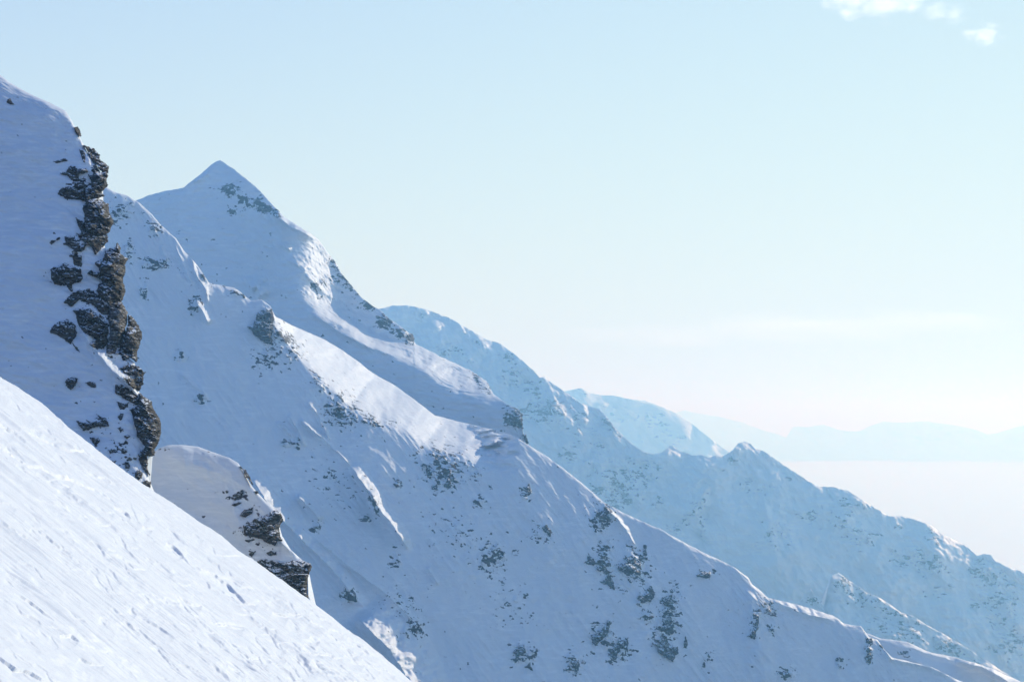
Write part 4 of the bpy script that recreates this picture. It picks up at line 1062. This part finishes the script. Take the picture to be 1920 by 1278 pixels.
# ------------------------------------------------------------------ clouds
def cloud(name, label, puffs, D, dens, nscale, thr, seed, gain):
    """a cloud body: overlapping soft puffs as one hull, its vapour as a ragged volume inside"""
    import bmesh
    bm = bmesh.new()
    xs = [p[0] for p in puffs]; ys = [p[1] for p in puffs]
    c = ray3(np.array([float(np.mean(xs))]), np.array([float(np.mean(ys))]), np.array([D]))[0]
    x0 = min(p[0] - p[2] for p in puffs); x1 = max(p[0] + p[2] for p in puffs)
    y0 = min(p[1] - p[3] for p in puffs); y1 = max(p[1] + p[3] for p in puffs)
    bmesh.ops.create_icosphere(bm, subdivisions=4, radius=1.0)
    hx, hz = (x1 - x0) / 2 * D / F, (y1 - y0) / 2 * D / F
    c = ray3(np.array([(x0 + x1) / 2.]), np.array([(y0 + y1) / 2.]), np.array([D]))[0]
    hy = max(hz * 1.2, hx * .25)
    for v in bm.verts:
        v.co = (v.co.x * hx, v.co.y * hy, v.co.z * hz)
    me = bpy.data.meshes.new(name)
    bm.to_mesh(me); bm.free()
    o = bpy.data.objects.new(name, me)
    COL.objects.link(o)
    o.location = c
    m = bpy.data.materials.new(name + '_vapour')
    m.use_nodes = True
    nt = m.node_tree; nt.nodes.clear()
    out = nt.nodes.new('ShaderNodeOutputMaterial')
    pv = nt.nodes.new('ShaderNodeVolumePrincipled')
    pv.inputs['Color'].default_value = (.98, .98, .99, 1)
    pv.inputs['Anisotropy'].default_value = .5
    tc = nd(nt, 'ShaderNodeTexCoord').outputs['Object']
    tot = None
    for (x, y, rx, ry) in puffs:
        pc = (ray3(np.array([float(x)]), np.array([float(y)]), np.array([D]))[0] - c) / 1.0
        vm = nt.nodes.new('ShaderNodeVectorMath'); vm.operation = 'SUBTRACT'
        nt.links.new(tc, vm.inputs[0]); vm.inputs[1].default_value = tuple(pc)
        vs = nt.nodes.new('ShaderNodeVectorMath'); vs.operation = 'DIVIDE'
        nt.links.new(vm.outputs[0], vs.inputs[0]); vs.inputs[1].default_value = (rx * D / F, max(ry, rx * .3) * D / F, ry * D / F)
        ln = nt.nodes.new('ShaderNodeVectorMath'); ln.operation = 'LENGTH'
        nt.links.new(vs.outputs[0], ln.inputs[0])
        f = mathn(nt, 'SUBTRACT', 1.0, ln.outputs['Value'])
        tot = f if tot is None else mathn(nt, 'MAXIMUM', tot, f)
    mp = nt.nodes.new('ShaderNodeMapping')
    mp.inputs['Location'].default_value = (seed, seed, seed)
    k = F / D
    mp.inputs['Scale'].default_value = (k / nscale[0], k / nscale[0], k / nscale[1])
    nt.links.new(tc, mp.inputs['Vector'])
    n = noise(nt, 1.0, 8, .66, mp.outputs[0])
    v = mathn(nt, 'ADD', tot, mathn(nt, 'MULTIPLY', mathn(nt, 'SUBTRACT', n, .5), gain))
    v = mathn(nt, 'SUBTRACT', v, thr)
    v = mathn(nt, 'MULTIPLY', v, 1.5, True)
    nt.links.new(mathn(nt, 'MULTIPLY', v, dens), pv.inputs['Density'])
    nt.links.new(pv.outputs[0], out.inputs['Volume'])
    me.materials.append(m)
    o['label'] = label
    o['category'] = 'cloud'
    return o
cloud('cloud', 'bright white puffy cloud cut by the top edge of the picture', [(1600, -25, 75, 72), (1650, -20, 75, 66), (1705, -18, 60, 52)], 9000., .008, (34, 22), .25, 3.0, 2.4)
cloud('cloud', 'small white puff below and right of the big cloud, nearest the right edge', [(1850, 66, 38, 30), (1820, 66, 26, 16)], 9000., .006, (22, 12), .3, 7.0, 2.6)
cloud('cloud', 'little ragged wisp between the big cloud and the small puff', [(1760, 22, 46, 22), (1790, 28, 28, 24)], 9000., .0035, (26, 14), .2, 9.0, 2.2)
cloud('cloud_streak', 'long faint flat streak of cloud low in the sky above the distant ranges', [(1240, 630, 240, 26), (1480, 614, 280, 34), (1740, 602, 200, 28)], 38000., .0002, (120, 14), .02, 5.0, 1.8)

# ------------------------------------------------------------------ air
def build_haze():
    x, y0, y1, z0, z1 = 45000., -8000., 62000., -1030., 420.
    V = np.array([(-x, y0, z0), (x, y0, z0), (x, y1, z0), (-x, y1, z0), (-x, y0, z1), (x, y0, z1), (x, y1, z1), (-x, y1, z1)])
    Fc = np.array([(0, 3, 2, 1), (4, 5, 6, 7), (0, 1, 5, 4), (1, 2, 6, 5), (2, 3, 7, 6), (3, 0, 4, 7)])
    m = bpy.data.materials.new('haze_air')
    m.use_nodes = True
    nt = m.node_tree; nt.nodes.clear()
    out = nt.nodes.new('ShaderNodeOutputMaterial')
    pv = nt.nodes.new('ShaderNodeVolumePrincipled')
    pv.inputs['Color'].default_value = (.31, .67, 1.0, 1)
    pv.inputs['Absorption Color'].default_value = (1, 1, 1, 1)
    pv.inputs['Density'].default_value = 0.00019
    pv.inputs['Anisotropy'].default_value = 0.29
    nt.links.new(pv.outputs[0], out.inputs['Volume'])
    o = make_mesh('haze', V, Fc, [m], False)
    o['kind'] = 'stuff'
    o['label'] = 'thin blue air haze between the near slopes and the distant ranges'
    o['category'] = 'haze'
build_haze()
